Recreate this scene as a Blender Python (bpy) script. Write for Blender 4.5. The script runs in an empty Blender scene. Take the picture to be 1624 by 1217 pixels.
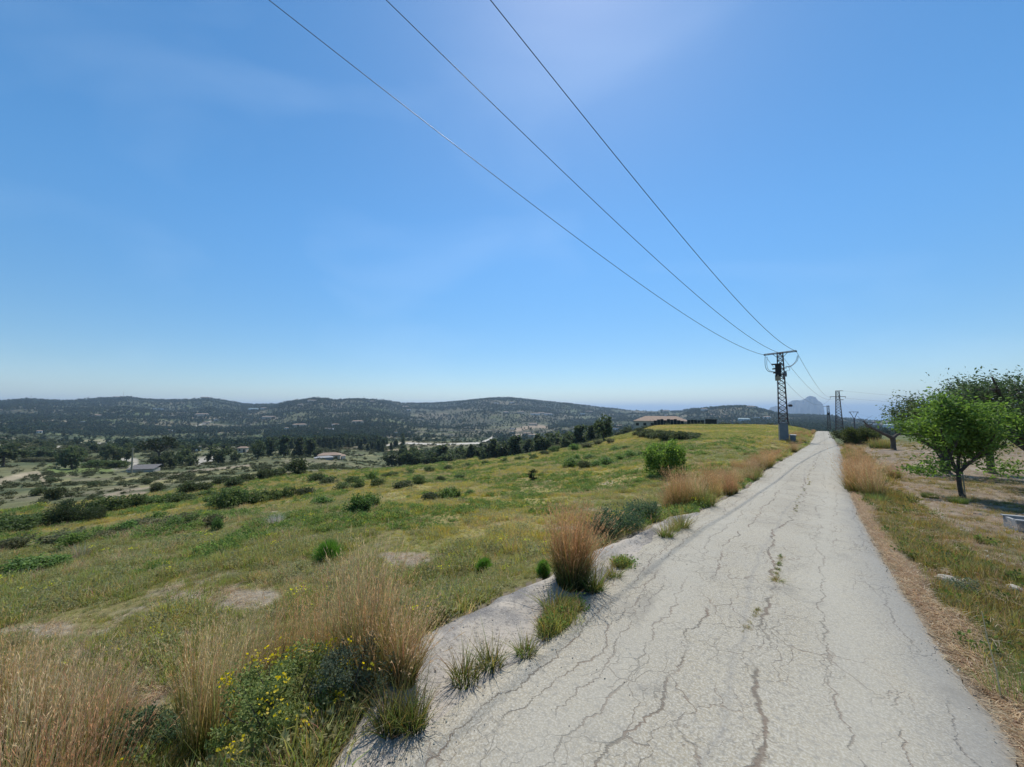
import bpy, math, random
import numpy as np
from mathutils import Vector, Matrix, Euler
R = math.radians
rng = np.random.default_rng(7); random.seed(7)
S = bpy.context.scene; COL = S.collection

# ------------------------------------------------------------ camera, sky, sun, exposure
F = 600.0; PITCH = math.atan(41/600); CX, CY = 812.0, 608.5
cam = bpy.data.cameras.new("Camera"); camo = bpy.data.objects.new("Camera", cam); COL.objects.link(camo)
cam.sensor_width = 36; cam.lens = F/1624*36; cam.clip_start = 0.05; cam.clip_end = 120000
camo.location = (0, 0, 0); camo.rotation_euler = (math.pi/2 + PITCH, 0, 0)
S.camera = camo
S.render.resolution_x = 1024; S.render.resolution_y = 767
SUN_AZ, SUN_EL = R(12), R(57)
w = bpy.data.worlds.new("World"); S.world = w; w.use_nodes = True
nt = w.node_tree; nt.nodes.clear()
def N(nt, t, **kw):
    n = nt.nodes.new(t)
    for k, v in kw.items():
        if k in ('ins',):
            for a, b in v.items(): n.inputs[a].default_value = b
        else: setattr(n, k, v)
    return n
out = N(nt, 'ShaderNodeOutputWorld'); bg = N(nt, 'ShaderNodeBackground'); bg.inputs[1].default_value = 0.145
sky = N(nt, 'ShaderNodeTexSky'); sky.sky_type = 'NISHITA'; sky.sun_disc = False
sky.sun_elevation = SUN_EL; sky.sun_rotation = SUN_AZ
sky.altitude = 200; sky.air_density = 0.9; sky.dust_density = 0.2; sky.ozone_density = 3.0
# faint cirrus veils, high in the left of the sky
tc = N(nt, 'ShaderNodeTexCoord')
mp = N(nt, 'ShaderNodeMapping'); mp.inputs['Scale'].default_value = (1.3, 1.6, 3.2); mp.inputs['Rotation'].default_value = (0.0, 0.5, 0.3)
cn = N(nt, 'ShaderNodeTexNoise', ins={'Scale': 1.5, 'Detail': 5.0, 'Roughness': 0.42, 'Distortion': 0.5})
cr = N(nt, 'ShaderNodeMapRange', ins={1: 0.52, 2: 0.85, 3: 0.0, 4: 0.10}); cr.clamp = True
hs = N(nt, 'ShaderNodeHueSaturation', ins={'Hue': 0.4925, 'Saturation': 1.24, 'Value': 1.0})
mx = N(nt, 'ShaderNodeMix', data_type='RGBA'); mx.inputs[7].default_value = (7.5, 8.6, 9.6, 1)
L = nt.links.new
L(tc.outputs['Generated'], mp.inputs[0]); L(mp.outputs[0], cn.inputs['Vector']); L(cn.outputs['Fac'], cr.inputs[0])
sx = N(nt, 'ShaderNodeSeparateXYZ'); L(tc.outputs['Generated'], sx.inputs[0])
hr_ = N(nt, 'ShaderNodeMapRange', ins={1: 0.0, 2: .45, 3: .70, 4: 1.02}); hr_.interpolation_type = 'SMOOTHSTEP'; L(sx.outputs[2], hr_.inputs[0]); L(hr_.outputs[0], hs.inputs['Value'])
L(sky.outputs[0], hs.inputs['Color']); L(hs.outputs[0], mx.inputs[6]); L(cr.outputs[0], mx.inputs[0])
L(mx.outputs[2], bg.inputs[0]); L(bg.outputs[0], out.inputs[0])
sl = bpy.data.lights.new("Sun", 'SUN'); so = bpy.data.objects.new("Sun", sl); COL.objects.link(so)
sl.energy = 4.2; sl.angle = R(0.5); sl.color = (1.0, 0.955, 0.88)
sd = Vector((math.sin(SUN_AZ)*math.cos(SUN_EL), math.cos(SUN_AZ)*math.cos(SUN_EL), math.sin(SUN_EL)))
so.rotation_euler = sd.to_track_quat('Z', 'Y').to_euler()
S.view_settings.view_transform = 'Standard'; S.view_settings.look = 'None'
S.view_settings.exposure = 0.12; S.view_settings.gamma = 1.0

# ------------------------------------------------------------ helpers
def tag(o, label=None, cat=None, group=None, kind=None):
    if label: o['label'] = label
    if cat: o['category'] = cat
    if group: o['group'] = group
    if kind: o['kind'] = kind
    return o
def empty(name, loc, rz=0, label=None, cat=None, group=None):
    o = bpy.data.objects.new(name, None); COL.objects.link(o); o.location = loc; o.rotation_euler = (0, 0, rz)
    o.empty_display_size = .1
    return tag(o, label, cat, group)
def mesh_np(name, V, Fq, mat=None, cols=None, smooth=False, uv=None):
    """V (n,3); Fq (m,4) or (m,3) or list of both; cols (n,3) vertex colour -> attribute Col"""
    me = bpy.data.meshes.new(name); V = np.asarray(V, dtype=np.float32)
    fl = Fq if isinstance(Fq, (list, tuple)) else [Fq]
    fl = [np.asarray(f, dtype=np.int32) for f in fl if len(f)]
    lt = np.concatenate([np.full(len(f), f.shape[1], np.int32) for f in fl]); idx = np.concatenate([f.ravel() for f in fl])
    me.vertices.add(len(V)); me.vertices.foreach_set('co', V.ravel())
    me.loops.add(len(idx)); me.loops.foreach_set('vertex_index', idx)
    me.polygons.add(len(lt)); st = np.concatenate([[0], np.cumsum(lt)[:-1]]).astype(np.int32)
    me.polygons.foreach_set('loop_start', st); me.polygons.foreach_set('loop_total', lt)
    me.polygons.foreach_set('use_smooth', np.full(len(lt), smooth))
    me.update(calc_edges=True)
    if cols is not None:
        a = me.attributes.new('Col', 'FLOAT_COLOR', 'POINT')
        c = np.ones((len(V), 4), np.float32); c[:, :3] = cols; a.data.foreach_set('color', c.ravel())
    if uv is not None:
        u = me.uv_layers.new(name='UVMap'); u.data.foreach_set('uv', np.asarray(uv, np.float32)[idx].ravel())
    if mat: me.materials.append(mat)
    return me
def link(name, me, parent=None, loc=(0, 0, 0), rz=0):
    o = bpy.data.objects.new(name, me); COL.objects.link(o)
    if parent: o.parent = parent
    o.location = loc; o.rotation_euler = (0, 0, rz); return o
class MB:
    def __init__(s): s.V = []; s.Q = []; s.T = []; s.C = []; s.n = 0; s.c = (1, 1, 1)
    def add(s, V, Q=None, T=None, C=None):
        V = np.asarray(V, float).reshape(-1, 3)
        if Q is not None and len(Q): s.Q.append(np.asarray(Q).reshape(-1, 4)+s.n)
        if T is not None and len(T): s.T.append(np.asarray(T).reshape(-1, 3)+s.n)
        s.V.append(V); s.C.append(np.tile(s.c, (len(V), 1)) if C is None else C); s.n += len(V)
    def box(s, c, d, rz=0, tilt=None):
        x, y, z = np.array(d)/2
        P = np.array([(-x,-y,-z),(x,-y,-z),(x,y,-z),(-x,y,-z),(-x,-y,z),(x,-y,z),(x,y,z),(-x,y,z)])
        M = Euler((0, 0, rz)).to_matrix()
        if tilt is not None: M = Euler(tilt).to_matrix()
        s.add(P@np.array(M).T+np.array(c), [(0,3,2,1),(4,5,6,7),(0,1,5,4),(1,2,6,5),(2,3,7,6),(3,0,4,7)])
    def tube(s, pts, rad, k=6, cap=True):
        pts = np.asarray(pts, float); n = len(pts); rad = np.broadcast_to(rad, n)
        t = np.gradient(pts, axis=0) if n > 1 else pts; V = []
        up = np.array((0, 0, 1.)); a = np.linspace(0, 2*math.pi, k, endpoint=False)
        u = None
        for i in range(n):
            d = t[i]/(np.linalg.norm(t[i])+1e-9)
            if u is None: r = up if abs(d[2]) < .9 else np.array((1., 0, 0)); u = np.cross(d, r)
            u = u-d*(u@d); u /= np.linalg.norm(u)+1e-9; v = np.cross(d, u)
            V.append(pts[i]+rad[i]*(np.cos(a)[:, None]*u+np.sin(a)[:, None]*v))
        V = np.concatenate(V); Q = []
        for i in range(n-1):
            for j in range(k): Q.append((i*k+j, i*k+(j+1) % k, (i+1)*k+(j+1) % k, (i+1)*k+j))
        T = []
        if cap:
            V = np.vstack([V, pts[0], pts[-1]]); m = n*k
            for j in range(k): T += [(m, (j+1) % k, j), (m+1, (n-1)*k+j, (n-1)*k+(j+1) % k)]
        s.add(V, Q, T)
    def lathe(s, prof, c=(0, 0, 0), k=10):
        c = np.array(c, float); pr = np.array([(r, z) for r, z in prof]); a = np.linspace(0, 2*math.pi, k, endpoint=False)
        V = np.concatenate([np.stack([r*np.cos(a), r*np.sin(a), np.full(k, z)], 1) for r, z in pr])+c
        Q = [(i*k+j, i*k+(j+1) % k, (i+1)*k+(j+1) % k, (i+1)*k+j) for i in range(len(pr)-1) for j in range(k)]
        s.add(V, Q)
    def mesh(s, name, mat, smooth=False):
        f = []
        if s.Q: f.append(np.concatenate(s.Q))
        if s.T: f.append(np.concatenate(s.T))
        return mesh_np(name, np.concatenate(s.V), f, mat, np.concatenate(s.C), smooth)
    def obj(s, name, mat, parent=None, loc=(0, 0, 0), smooth=False, rz=0):
        return link(name, s.mesh(name, mat, smooth), parent, loc, rz)
# hash value noise
def _h(ix, iy, seed):
    with np.errstate(over='ignore'):
        n = (ix.astype(np.int64)*374761393+iy.astype(np.int64)*668265263+seed*1442695041) & 0xffffffff
        n = ((n ^ (n >> 13))*1274126177) & 0xffffffff
        return ((n ^ (n >> 16)) & 0xffff)/65535.0
def vn(x, y, seed=0):
    x = np.asarray(x, float); y = np.asarray(y, float); ix = np.floor(x); iy = np.floor(y); fx = x-ix; fy = y-iy
    ux = fx*fx*fx*(fx*(fx*6-15)+10); uy = fy*fy*fy*(fy*(fy*6-15)+10); ix = ix.astype(np.int64); iy = iy.astype(np.int64)
    a = _h(ix, iy, seed); b = _h(ix+1, iy, seed); c = _h(ix, iy+1, seed); d = _h(ix+1, iy+1, seed)
    return (a+(b-a)*ux)*(1-uy)+(c+(d-c)*ux)*uy
def fbm(x, y, o=4, seed=0, g=.5):
    r = 0; a = 1; t = 0
    for i in range(o):
        r = r+a*vn(x*2**i+17.3*i, y*2**i-9.1*i, seed+i); t += a; a *= g
    return r/t
def sst(a, b, x): t = np.clip((x-a)/(b-a), 0, 1); return t*t*(3-2*t)

# ------------------------------------------------------------ materials
def mat(name, col=(.5, .5, .5), rough=.8, metal=0, spec=.3, vcol=False, noise=None, bump=0, bscale=30, trans=0, hsvr=0):
    m = bpy.data.materials.new(name); m.use_nodes = True; t = m.node_tree; b = t.nodes['Principled BSDF']
    b.inputs['Roughness'].default_value = rough; b.inputs['Metallic'].default_value = metal
    b.inputs['Specular IOR Level'].default_value = spec
    l = t.links.new
    if vcol: src = N(t, 'ShaderNodeAttribute', attribute_name='Col').outputs['Color']
    else:
        c = N(t, 'ShaderNodeRGB'); c.outputs[0].default_value = (*col, 1); src = c.outputs[0]
    if noise:
        tcn = N(t, 'ShaderNodeTexCoord'); nn = N(t, 'ShaderNodeTexNoise', ins={'Scale': noise[0], 'Detail': 6.0, 'Roughness': .65})
        l(tcn.outputs['Object'], nn.inputs['Vector'])
        mr = N(t, 'ShaderNodeMapRange', ins={1: .3, 2: .7, 3: 1-noise[1], 4: 1+noise[1]}); l(nn.outputs['Fac'], mr.inputs[0])
        h = N(t, 'ShaderNodeHueSaturation'); l(src, h.inputs['Color']); l(mr.outputs[0], h.inputs['Value']); src = h.outputs[0]
        if bump:
            bn = N(t, 'ShaderNodeTexNoise', ins={'Scale': bscale, 'Detail': 5.0}); l(tcn.outputs['Object'], bn.inputs['Vector'])
            bp = N(t, 'ShaderNodeBump', ins={'Strength': bump, 'Distance': .02}); l(bn.outputs['Fac'], bp.inputs['Height']); l(bp.outputs[0], b.inputs['Normal'])
    if hsvr:
        oi = N(t, 'ShaderNodeObjectInfo'); mr = N(t, 'ShaderNodeMapRange', ins={3: 1-hsvr, 4: 1+hsvr}); l(oi.outputs['Random'], mr.inputs[0])
        mh = N(t, 'ShaderNodeMapRange', ins={3: .5-hsvr*.06, 4: .5+hsvr*.06}); 
        mm = N(t, 'ShaderNodeMath', operation='FRACT'); m7 = N(t, 'ShaderNodeMath', operation='MULTIPLY'); m7.inputs[1].default_value = 7.13
        l(oi.outputs['Random'], m7.inputs[0]); l(m7.outputs[0], mm.inputs[0]); l(mm.outputs[0], mh.inputs[0])
        h = N(t, 'ShaderNodeHueSaturation'); l(src, h.inputs['Color']); l(mr.outputs[0], h.inputs['Value']); l(mh.outputs[0], h.inputs['Hue']); src = h.outputs[0]
    l(src, b.inputs['Base Color'])
    if trans:
        tr = N(t, 'ShaderNodeBsdfTranslucent'); ms = N(t, 'ShaderNodeMixShader', ins={0: trans}); o = t.nodes['Material Output']
        h2 = N(t, 'ShaderNodeHueSaturation', ins={'Hue': .497, 'Saturation': 1.08, 'Value': 1.3}); l(src, h2.inputs['Color']); l(h2.outputs[0], tr.inputs[0])
        l(b.outputs[0], ms.inputs[1]); l(tr.outputs[0], ms.inputs[2]); l(ms.outputs[0], o.inputs[0])
    return m
M = dict(
    leaf=mat('leaf', vcol=True, rough=.55, trans=.45, spec=.4), leafr=mat('leaf_varied', vcol=True, rough=.6, trans=.45, hsvr=.22),
    blade=mat('blade', vcol=True, rough=.6, trans=.48, hsvr=.18), far=mat('far_foliage', vcol=True, rough=.9, trans=.15, hsvr=.3, spec=.1),
    bark=mat('bark', (.085, .07, .055), .9, noise=(14, .4), bump=.6, bscale=40), steel=mat('galvanised_rust', (.10, .075, .07), .65, .4, noise=(3, .3)),
    grey=mat('grey_paint', (.17, .19, .21), .5, .1, noise=(2, .12)), wire=mat('wire', (.09, .09, .10), .5, .6), black=mat('dark_fitting', (.02, .018, .017), .5),
    tan=mat('weathered_can', (.30, .26, .18), .6, noise=(5, .2)), white=mat('white_render', (.72, .70, .66), .9, noise=(1.2, .08)),
    cream=mat('cream_render', (.55, .46, .34), .9, noise=(1.2, .1)), tile=mat('clay_tile', (.33, .235, .17), .9, noise=(3, .35)),
    glass=mat('window_dark', (.02, .025, .03), .15, spec=.6), stone=mat('limestone', (.42, .38, .31), .9, noise=(9, .3), bump=.6, bscale=25),
    conc=mat('cast_concrete', (.30, .30, .29), .85, noise=(12, .2), bump=.3), hose=mat('black_cable', (.02, .02, .022), .5), roofg=mat('pale_green_roof', (.28, .38, .38), .6),
    pale=mat('pale_cable', (.35, .36, .38), .5))

# ------------------------------------------------------------ pixel rays, road profile, terrain height
CP, SP = math.cos(PITCH), math.sin(PITCH)
def ray(px, py):
    a = px-CX; v = CY-py
    return np.array((a, F*CP-v*SP, v*CP+F*SP))
def proj(x, y, z):
    d = y*CP+z*SP; v = -y*SP+z*CP; d = np.where(d > .01, d, .01)
    return CX+F*x/d, CY-F*v/d
HD = R(40); TX, TY = math.sin(HD), math.cos(HD)
RS = np.array([-60, 0, 3, 6, 9, 12, 16, 20, 30, 55, 85, 115, 130, 160, 200, 300, 600]); RZ = np.array([-1.72, -1.75, -1.76, -1.83, -2.0, -2.15, -2.32, -2.42, -2.85, -3.98, -4.88, -5.3, -5.75, -7.7, -11, -20, -45.])
_s = np.linspace(-60, 600, 2641); _z = np.interp(_s, RS, RZ); _k = np.hanning(17); _k /= _k.sum(); _z = np.convolve(np.pad(_z, 8, 'edge'), _k, 'valid')
def zr(s): return np.interp(s, _s, _z)
def onroad(px, py, dz=0):
    r = ray(px, py); t = np.geomspace(.0008, .4, 4000); P = r[None]*t[:, None]; s = P[:, 0]*TX+P[:, 1]*TY
    g = P[:, 2]-zr(s)-dz; i = np.argmax(g < 0); f = g[i-1]/(g[i-1]-g[i]); return P[i-1]+(P[i]-P[i-1])*f
LE = [(604,1210),(640,1180),(681,1145),(731,1083),(810,1048),(876,1011),(910,954),(963,927),(1000,880),(1040,846),(1104,815),(1140,793),(1183,774),(1213,746),(1255,722),(1281,707),(1291,695),(1294,685.5)]
RE = [(1630,1214),(1586,1129),(1556,1091),(1516,1064),(1502,1053),(1488,1023),(1461,975),(1427,927),(1403,886),(1375,838),(1360,812),(1347,777),(1339,737),(1332,711),(1321,695),(1314,685.5)]
def lat(P): return P[..., 0]*TY-P[..., 1]*TX
def sof(P): return P[..., 0]*TX+P[..., 1]*TY
_l = np.array([onroad(*p) for p in LE]); _r = np.array([onroad(*p) for p in RE])
sg = np.linspace(-14, 150, 1313)
def edgef(P):
    s, q = sof(P), lat(P); o = np.argsort(s); s, q = s[o], q[o]
    s = np.concatenate([[-14, s[0]-1.5], s, [s[-1]+15, 150]]); q = np.concatenate([[q[0]]*2, q, [q[-1]]*2])
    e = np.interp(sg, s, q); k = np.hanning(13); k /= k.sum(); return np.convolve(np.pad(e, 6, 'edge'), k, 'valid')
QL, QR = edgef(_l), edgef(_r)
def ql(s): return np.interp(s, sg, QL)
def qr(s): return np.interp(s, sg, QR)
SH = [(480,1300),(525,1217),(572,1130),(625,1056),(666,1011),(731,975),(805,940),(879,906),(961,867),(998,850),(1058,822),(1104,812)]
_sh = np.array([onroad(*p) for p in SH]); _o = np.argsort(sof(_sh)); SHS, SHQ = sof(_sh)[_o], lat(_sh)[_o]
def qs(s): return np.where(s < SHS[-1], np.minimum(np.interp(s, SHS, SHQ), ql(s)-.02), ql(s)-.05)

def near_z(x, y):
    s = x*TX+y*TY; q = x*TY-y*TX; sc = np.clip(s, -40, 200)
    left = np.clip(qs(sc)-q, 0, None); right = np.clip(q-qr(sc), 0, None)
    z = zr(sc)-.62*sst(0.02, 1.7, left)*(1+.25*sst(3, 30, sc))-.088*np.clip(left-.6, 0, None)*np.clip(1-left/400, .5, 1)
    z = z-.10*sst(0, .5, right)-.012*right
    return z
COLS = {
 0: (18, [(862,21),(846,28),(824,48),(800,80),(768,150),(743,225),(722,320),(708,450),(697,700),(674,1200),(650,2000),(636,3000)]),
 200: (16, [(835,22),(801,45),(779,90),(756,160),(742,230),(720,340),(711,450),(700,800),(674,1300),(648,2200),(634,3000)]),
 400: (16, [(817,21),(792,30),(773,50),(756,110),(738,190),(722,280),(712,400),(700,700),(674,1300),(652,2000),(640,2800)]),
 500: (14, [(800,20),(771,38),(757,60),(746,110),(736,180),(722,260),(706,450),(695,700),(680,1000),(658,1500),(633,2300)]),
 600: (13, [(798,17),(766,32),(752,60),(748,120),(740,200),(722,300),(706,450),(692,800),(670,1200),(652,1700),(636,2500)]),
 700: (13, [(798,15),(762,32),(745,60),(740,75),(750,110),(742,200),(722,300),(706,420),(698,700),(685,1000),(665,1500),(645,2200),(638,2800)]),
 850: (12, [(798,14),(752,29),(729,55),(719,75),(726,110),(725,200),(715,350),(708,500),(690,900),(668,1400),(648,2000),(634,2500)]),
 960: (12, [(760,22),(728,42),(705,78),(697,100),(704,140),(706,200),(705,400),(698,600),(684,900),(668,1400),(655,2000),(646,2600)]),
 1050: (14, [(722,36),(692,78),(679,118),(677,138),(679,170),(684,230),(696,400),(694,600),(685,900),(670,1400),(657,2000),(652,2600)]),
 1150: (22, [(700,55),(683,95),(677,125),(677,145),(684,210),(696,400),(690,700),(672,1200),(655,1700),(646,2100),(657,3000)]),
 1240: (60, [(697,66),(683,100),(679,125),(683,180),(694,350),(690,700),(672,1300),(658,2000),(657,2300),(668,3500)]),
 1310: (110, [(686,115),(692,150),(699,250),(690,700),(673,1500),(663,2500),(676,4500)]),
 1400: (48, [(698,75),(692,105),(697,150),(700,300),(692,700),(682,1300),(671,2500),(670,3200),(680,4500)]),
 1624: (38, [(702,75),(692,110),(696,150),(697,400),(690,800),(680,1500),(670,2600),(674,3500)])}
RD = [1.0]
while RD[-1] < 46000:
    d = RD[-1]; st = .03 if d < 6 else .016 if d < 30 else .011 if d < 120 else .0078 if d < 3600 else .12
    RD.append(d*(1+st))
RD = np.array(RD); ND = len(RD)
def pchip(x, y, xi):
    h = np.diff(x); dl = np.diff(y)/h; m = np.zeros_like(y)
    for i in range(1, len(x)-1):
        if dl[i-1]*dl[i] > 0: w1 = 2*h[i]+h[i-1]; w2 = h[i]+2*h[i-1]; m[i] = (w1+w2)/(w1/dl[i-1]+w2/dl[i])
    m[0] = dl[0]; m[-1] = dl[-1]; i = np.clip(np.searchsorted(x, xi)-1, 0, len(h)-1); t = (xi-x[i])/h[i]; t = np.clip(t, 0, 1)
    return (2*t**3-3*t**2+1)*y[i]+(t**3-2*t**2+t)*h[i]*m[i]+(-2*t**3+3*t**2)*y[i+1]+(t**3-t**2)*h[i]*m[i+1]
caz = []; cz = []
lD = np.log(RD)
for cx, (d1, an) in COLS.items():
    az = math.atan2(cx-CX, ray(cx, 649)[1]); ux, uy = math.sin(az), math.cos(az)
    D = [v for v in (1, 2, 3, 4.5, 6, 8, 10, 13, 16, 20, 25, 32, 40, 50, 62, 76, 92, 108) if v <= d1]
    Z = [float(near_z(np.array(v*ux), np.array(v*uy))) for v in D]
    for (py, d) in an:
        if d <= D[-1]*1.08: continue
        r = ray(cx, py); D.append(d); Z.append(r[2]/math.hypot(r[0], r[1])*d)
    z0 = Z[-1]; D += [D[-1]*1.5, 9000, 46000]; Z += [z0-60, -200, -206]
    caz.append(az); cz.append(pchip(np.log(np.array(D)), np.array(Z), lD))
caz = np.array(caz); cz = np.array(cz)
A0, A1 = R(-64), R(64); NA = 1500
# fine azimuth table, with coarse columns behind the camera
AZ = np.concatenate([np.linspace(-math.pi, A0, 60, endpoint=False), np.linspace(A0, A1, NA), np.linspace(A1, math.pi, 61)[1:]])
TAB = np.zeros((len(AZ), ND))
for j in range(ND):
    TAB[:, j] = pchip(caz, cz[:, j], np.clip(AZ, caz[0], caz[-1]))
# behind the camera both sides meet
bw = sst(R(70), math.pi, np.abs(AZ))[:, None]; TAB = TAB*(1-.5*bw)+.5*bw*((cz[0]+cz[-1])/2)[None]
GX = np.sin(AZ)[:, None]*RD[None]; GY = np.cos(AZ)[:, None]*RD[None]; GD = np.broadcast_to(RD[None], GX.shape)
# near field analytic within the first metres, blended out
dn = np.interp(AZ, caz, [COLS[k][0] for k in COLS]); dn = np.where(np.abs(AZ) > R(70), 60, dn)
NZ = near_z(GX, GY); wgt = 1-sst(.55, 1.0, GD/dn[:, None]); TAB = TAB*(1-wgt)+NZ*wgt
# relief: spurs and gullies, field unevenness
wr = sst(500, 1500, GD)*(1-sst(3300, 5000, GD))
rn = 1-np.abs(2*fbm(GX/620+3.1, GY/620+.4, 3, 5)-1)*2; rn2 = fbm(GX/260, GY/260, 3, 9)-.5
TAB += wr*(rn*16-8+rn2*22)*np.clip(GD/2200, .45, 1.15)
wm = sst(90, 200, GD)*(1-sst(700, 1300, GD)); TAB += wm*(fbm(GX/90, GY/90, 3, 21)-.5)*5.5
TAB += (fbm(GX/3.1, GY/3.1, 3, 31)-.5)*.16*(1-sst(60, 150, GD))
# skyline from the photograph's silhouettes (ground a little under the tree tops)
SK = [(-200,636),(0,637),(40,634),(100,637),(150,633),(195,631),(230,634),(260,636),(300,635),(330,632),(360,637),(385,642),(400,643),(440,642),(470,636),(500,633),(530,636),(570,634),(610,636),(640,641),(680,641),(710,639),(750,635),(790,632),(815,632),(850,636),(880,639),(900,641),(925,644),(950,647),(975,650),(1000,652),(1040,653),(1080,653),(1100,650),(1125,648),(1150,646),(1180,645),(1200,648),(1225,655),(1250,659),(1270,659),(1290,659),(1320,662),(1345,665),(1380,669),(1420,668),(1480,669),(1560,669),(1624,668),(1800,668)]
skx = np.array([math.atan2(p[0]-CX, ray(p[0], 649)[1]) for p in SK]); skt = np.array([ray(*p)[2]/math.hypot(*ray(*p)[:2]) for p in SK])
tgt = np.interp(AZ, skx, skt); far = (RD > 1100) & (RD < 5000)
e = np.where(far[None], TAB/GD, -9).max(1); dt = tgt-e; kk = np.hanning(9); kk /= kk.sum(); dt = np.convolve(np.pad(dt, 4, 'edge'), kk, 'valid')
TAB += dt[:, None]*GD*sst(800, 1900, GD)*(1-sst(4200, 7000, GD))
# stone-walled terraces stepping down hillsides
TM = sst(.50, .60, fbm(GX/330+7, GY/330, 2, 41))*sst(260, 420, GD)*(1-sst(2500, 3200, GD))
TM = np.maximum(TM, sst(.45, .55, fbm(GX/55, GY/55, 2, 43))*sst(38, 60, GD)*(1-sst(200, 300, GD))*.8*(AZ[:, None] < R(-5)))
hstep = np.where(GD > 300, 3.2+GD/900, 1.5)
q_ = TAB/hstep; fr = q_-np.floor(q_); st = sst(.0, .28, fr)*.85+fr*.15; ZT = (np.floor(q_)+st)*hstep
TAB = TAB*(1-TM)+ZT*TM; WALL = TM*np.clip(1-np.abs(fr-.14)/.2, 0, 1)
# land sinks under the sea
TAB = np.where(GD > 6500, np.minimum(TAB, -187), TAB)
def bil(T, x, y):
    a = np.arctan2(x, y); d = np.hypot(x, y); ai = np.interp(a, AZ, np.arange(len(AZ))); di = np.interp(np.log(np.maximum(d, 1.0)), lD, np.arange(ND))
    i = np.clip(ai.astype(int), 0, len(AZ)-2); j = np.clip(di.astype(int), 0, ND-2); fa = ai-i; fd = di-j
    return (T[i, j]*(1-fd)+T[i, j+1]*fd)*(1-fa)+(T[i+1, j]*(1-fd)+T[i+1, j+1]*fd)*fa
# sink under the road and shoulder
def corridor(x, y, z):
    s = x*TX+y*TY; q = x*TY-y*TX; m = (s > -14) & (s < 150)
    sc = np.clip(s, -14, 150); lo = qs(sc); hi = qr(sc)
    g = np.maximum(lo-q, q-hi)                 # <0 inside
    far_ = (1-sst(60, 110, s)); band = .6+0*s
    wgt = np.where(m, 1-sst(0.0, 1.0+.02*np.clip(s, 0, 200), g), 0)
    inside = m & (g < .02)
    z = z*(1-wgt)+(zr(sc)-.012-.25*np.clip(g, 0, 1)*(g > 0))*wgt
    return np.where(m & (g < -.02), zr(sc)-.07, z)
TAB = corridor(GX, GY, TAB)
def H(x, y): return bil(TAB, np.asarray(x, float), np.asarray(y, float))
def G(px, py, dmax=6000):
    r = ray(px, py); h = math.hypot(r[0], r[1]); d = np.geomspace(1.2, dmax, 5000); x = r[0]/h*d; y = r[1]/h*d; z = r[2]/h*d
    g = z-H(x, y); i = int(np.argmax(g < 0))
    if i == 0 and g[0] > 0: return G(px, py+.7, dmax)
    f = 0 if i == 0 else g[i-1]/(g[i-1]-g[i]); d_ = d[i-1]+(d[i]-d[i-1])*f
    x, y = r[0]/h*d_, r[1]/h*d_; return Vector((x, y, float(H(x, y))))
def at(px, d):
    r = ray(px, 680); h = math.hypot(r[0], r[1]); x, y = r[0]/h*d, r[1]/h*d; return Vector((x, y, float(H(x, y))))
def ppm(p): return F/max(1e-3, p[1]*CP+p[2]*SP)   # pixels per metre across at p

# ------------------------------------------------------------ ground colours (albedo of soil, grass, scrub, terraces, tracks)
PXX, PYY = proj(GX, GY, TAB)
def C(*c): return np.array(c, float)
def mixc(a, b, t): return a*(1-t[..., None])+b*t[..., None]
n1 = fbm(GX/2.3, GY/2.3, 4, 51); n2 = fbm(GX/11, GY/11, 4, 55); n3 = fbm(GX/.55, GY/.55, 3, 59); nb = fbm(GX/60, GY/60, 4, 61); nf = fbm(GX/210, GY/210, 4, 65)
sG = GX*TX+GY*TY; qG = GX*TY-GY*TX
SP_ = [(225,1090,60,55),(345,948,95,22),(45,1000,110,18),(620,886,95,13),(712,884,40,9),(545,903,50,9),(200,1160,45,40),(560,862,40,6),(300,1010,40,14),(905,840,22,8),(250,905,60,7),(130,1040,50,14)]
def soilf(x, y):
    px, py = proj(x, y, H0(x, y)); m = np.zeros(np.shape(x)); n_ = fbm(x/.9, y/.9, 4, 151)-.5
    for a, b_, c, d_ in SP_: m = np.maximum(m, 1.15-np.hypot((px-a)/c, (py-b_)/d_)+n_*1.7)
    return sst(.15, .55, m)
H0 = lambda x, y: bil(TAB, np.asarray(x, float), np.asarray(y, float))
soil = C(.30, .255, .195); straw = C(.30, .225, .105); green = C(.16, .165, .06); yel = C(.27, .235, .085)
fld = mixc(np.broadcast_to(yel, GX.shape+(3,)), green, sst(.46, .64, n2+.12*(n1-.5)+.13*(1-sst(7, 18, GD))-.07*sst(14, 28, GD)))
fld = mixc(fld, straw*.8, sst(.5, .75, fbm(GX/5+9, GY/9, 3, 71))*.5)
nearsoil = np.maximum(soilf(GX, GY), sst(.60, .68, n1*.6+n3*.4)*.7)
fld = mixc(fld, soil, nearsoil*.9)
orch = mixc(np.broadcast_to(C(.235, .18, .125), GX.shape+(3,)), C(.125, .115, .055), sst(.54, .68, fbm(GX/1.6, GY/1.6, 4, 75))*(1-sst(14, 30, GD)*.75))
orch = mixc(orch, C(.36, .31, .24), sst(.6, .75, n3)*.6)
right = (qG > qr(np.clip(sG, -14, 150))) | (AZ[:, None] > R(60))
orch = mixc(orch, C(.10, .125, .045), sst(50, 75, GD)*.85)
scrub = mixc(np.broadcast_to(C(.085, .10, .048), GX.shape+(3,)), C(.155, .155, .075), sst(.42, .66, fbm(GX/14, GY/14, 4, 77)))
scrub = mixc(scrub, C(.27, .22, .15), sst(.60, .70, fbm(GX/30+4, GY/30, 4, 79))*.4)
hill = mixc(np.broadcast_to(C(.044, .060, .031), GX.shape+(3,)), C(.072, .084, .042), sst(.42, .62, nf))
hill = mixc(hill, C(.25, .20, .135), sst(.585, .66, fbm(GX/130, GY/130, 4, 81))*.42)
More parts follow.
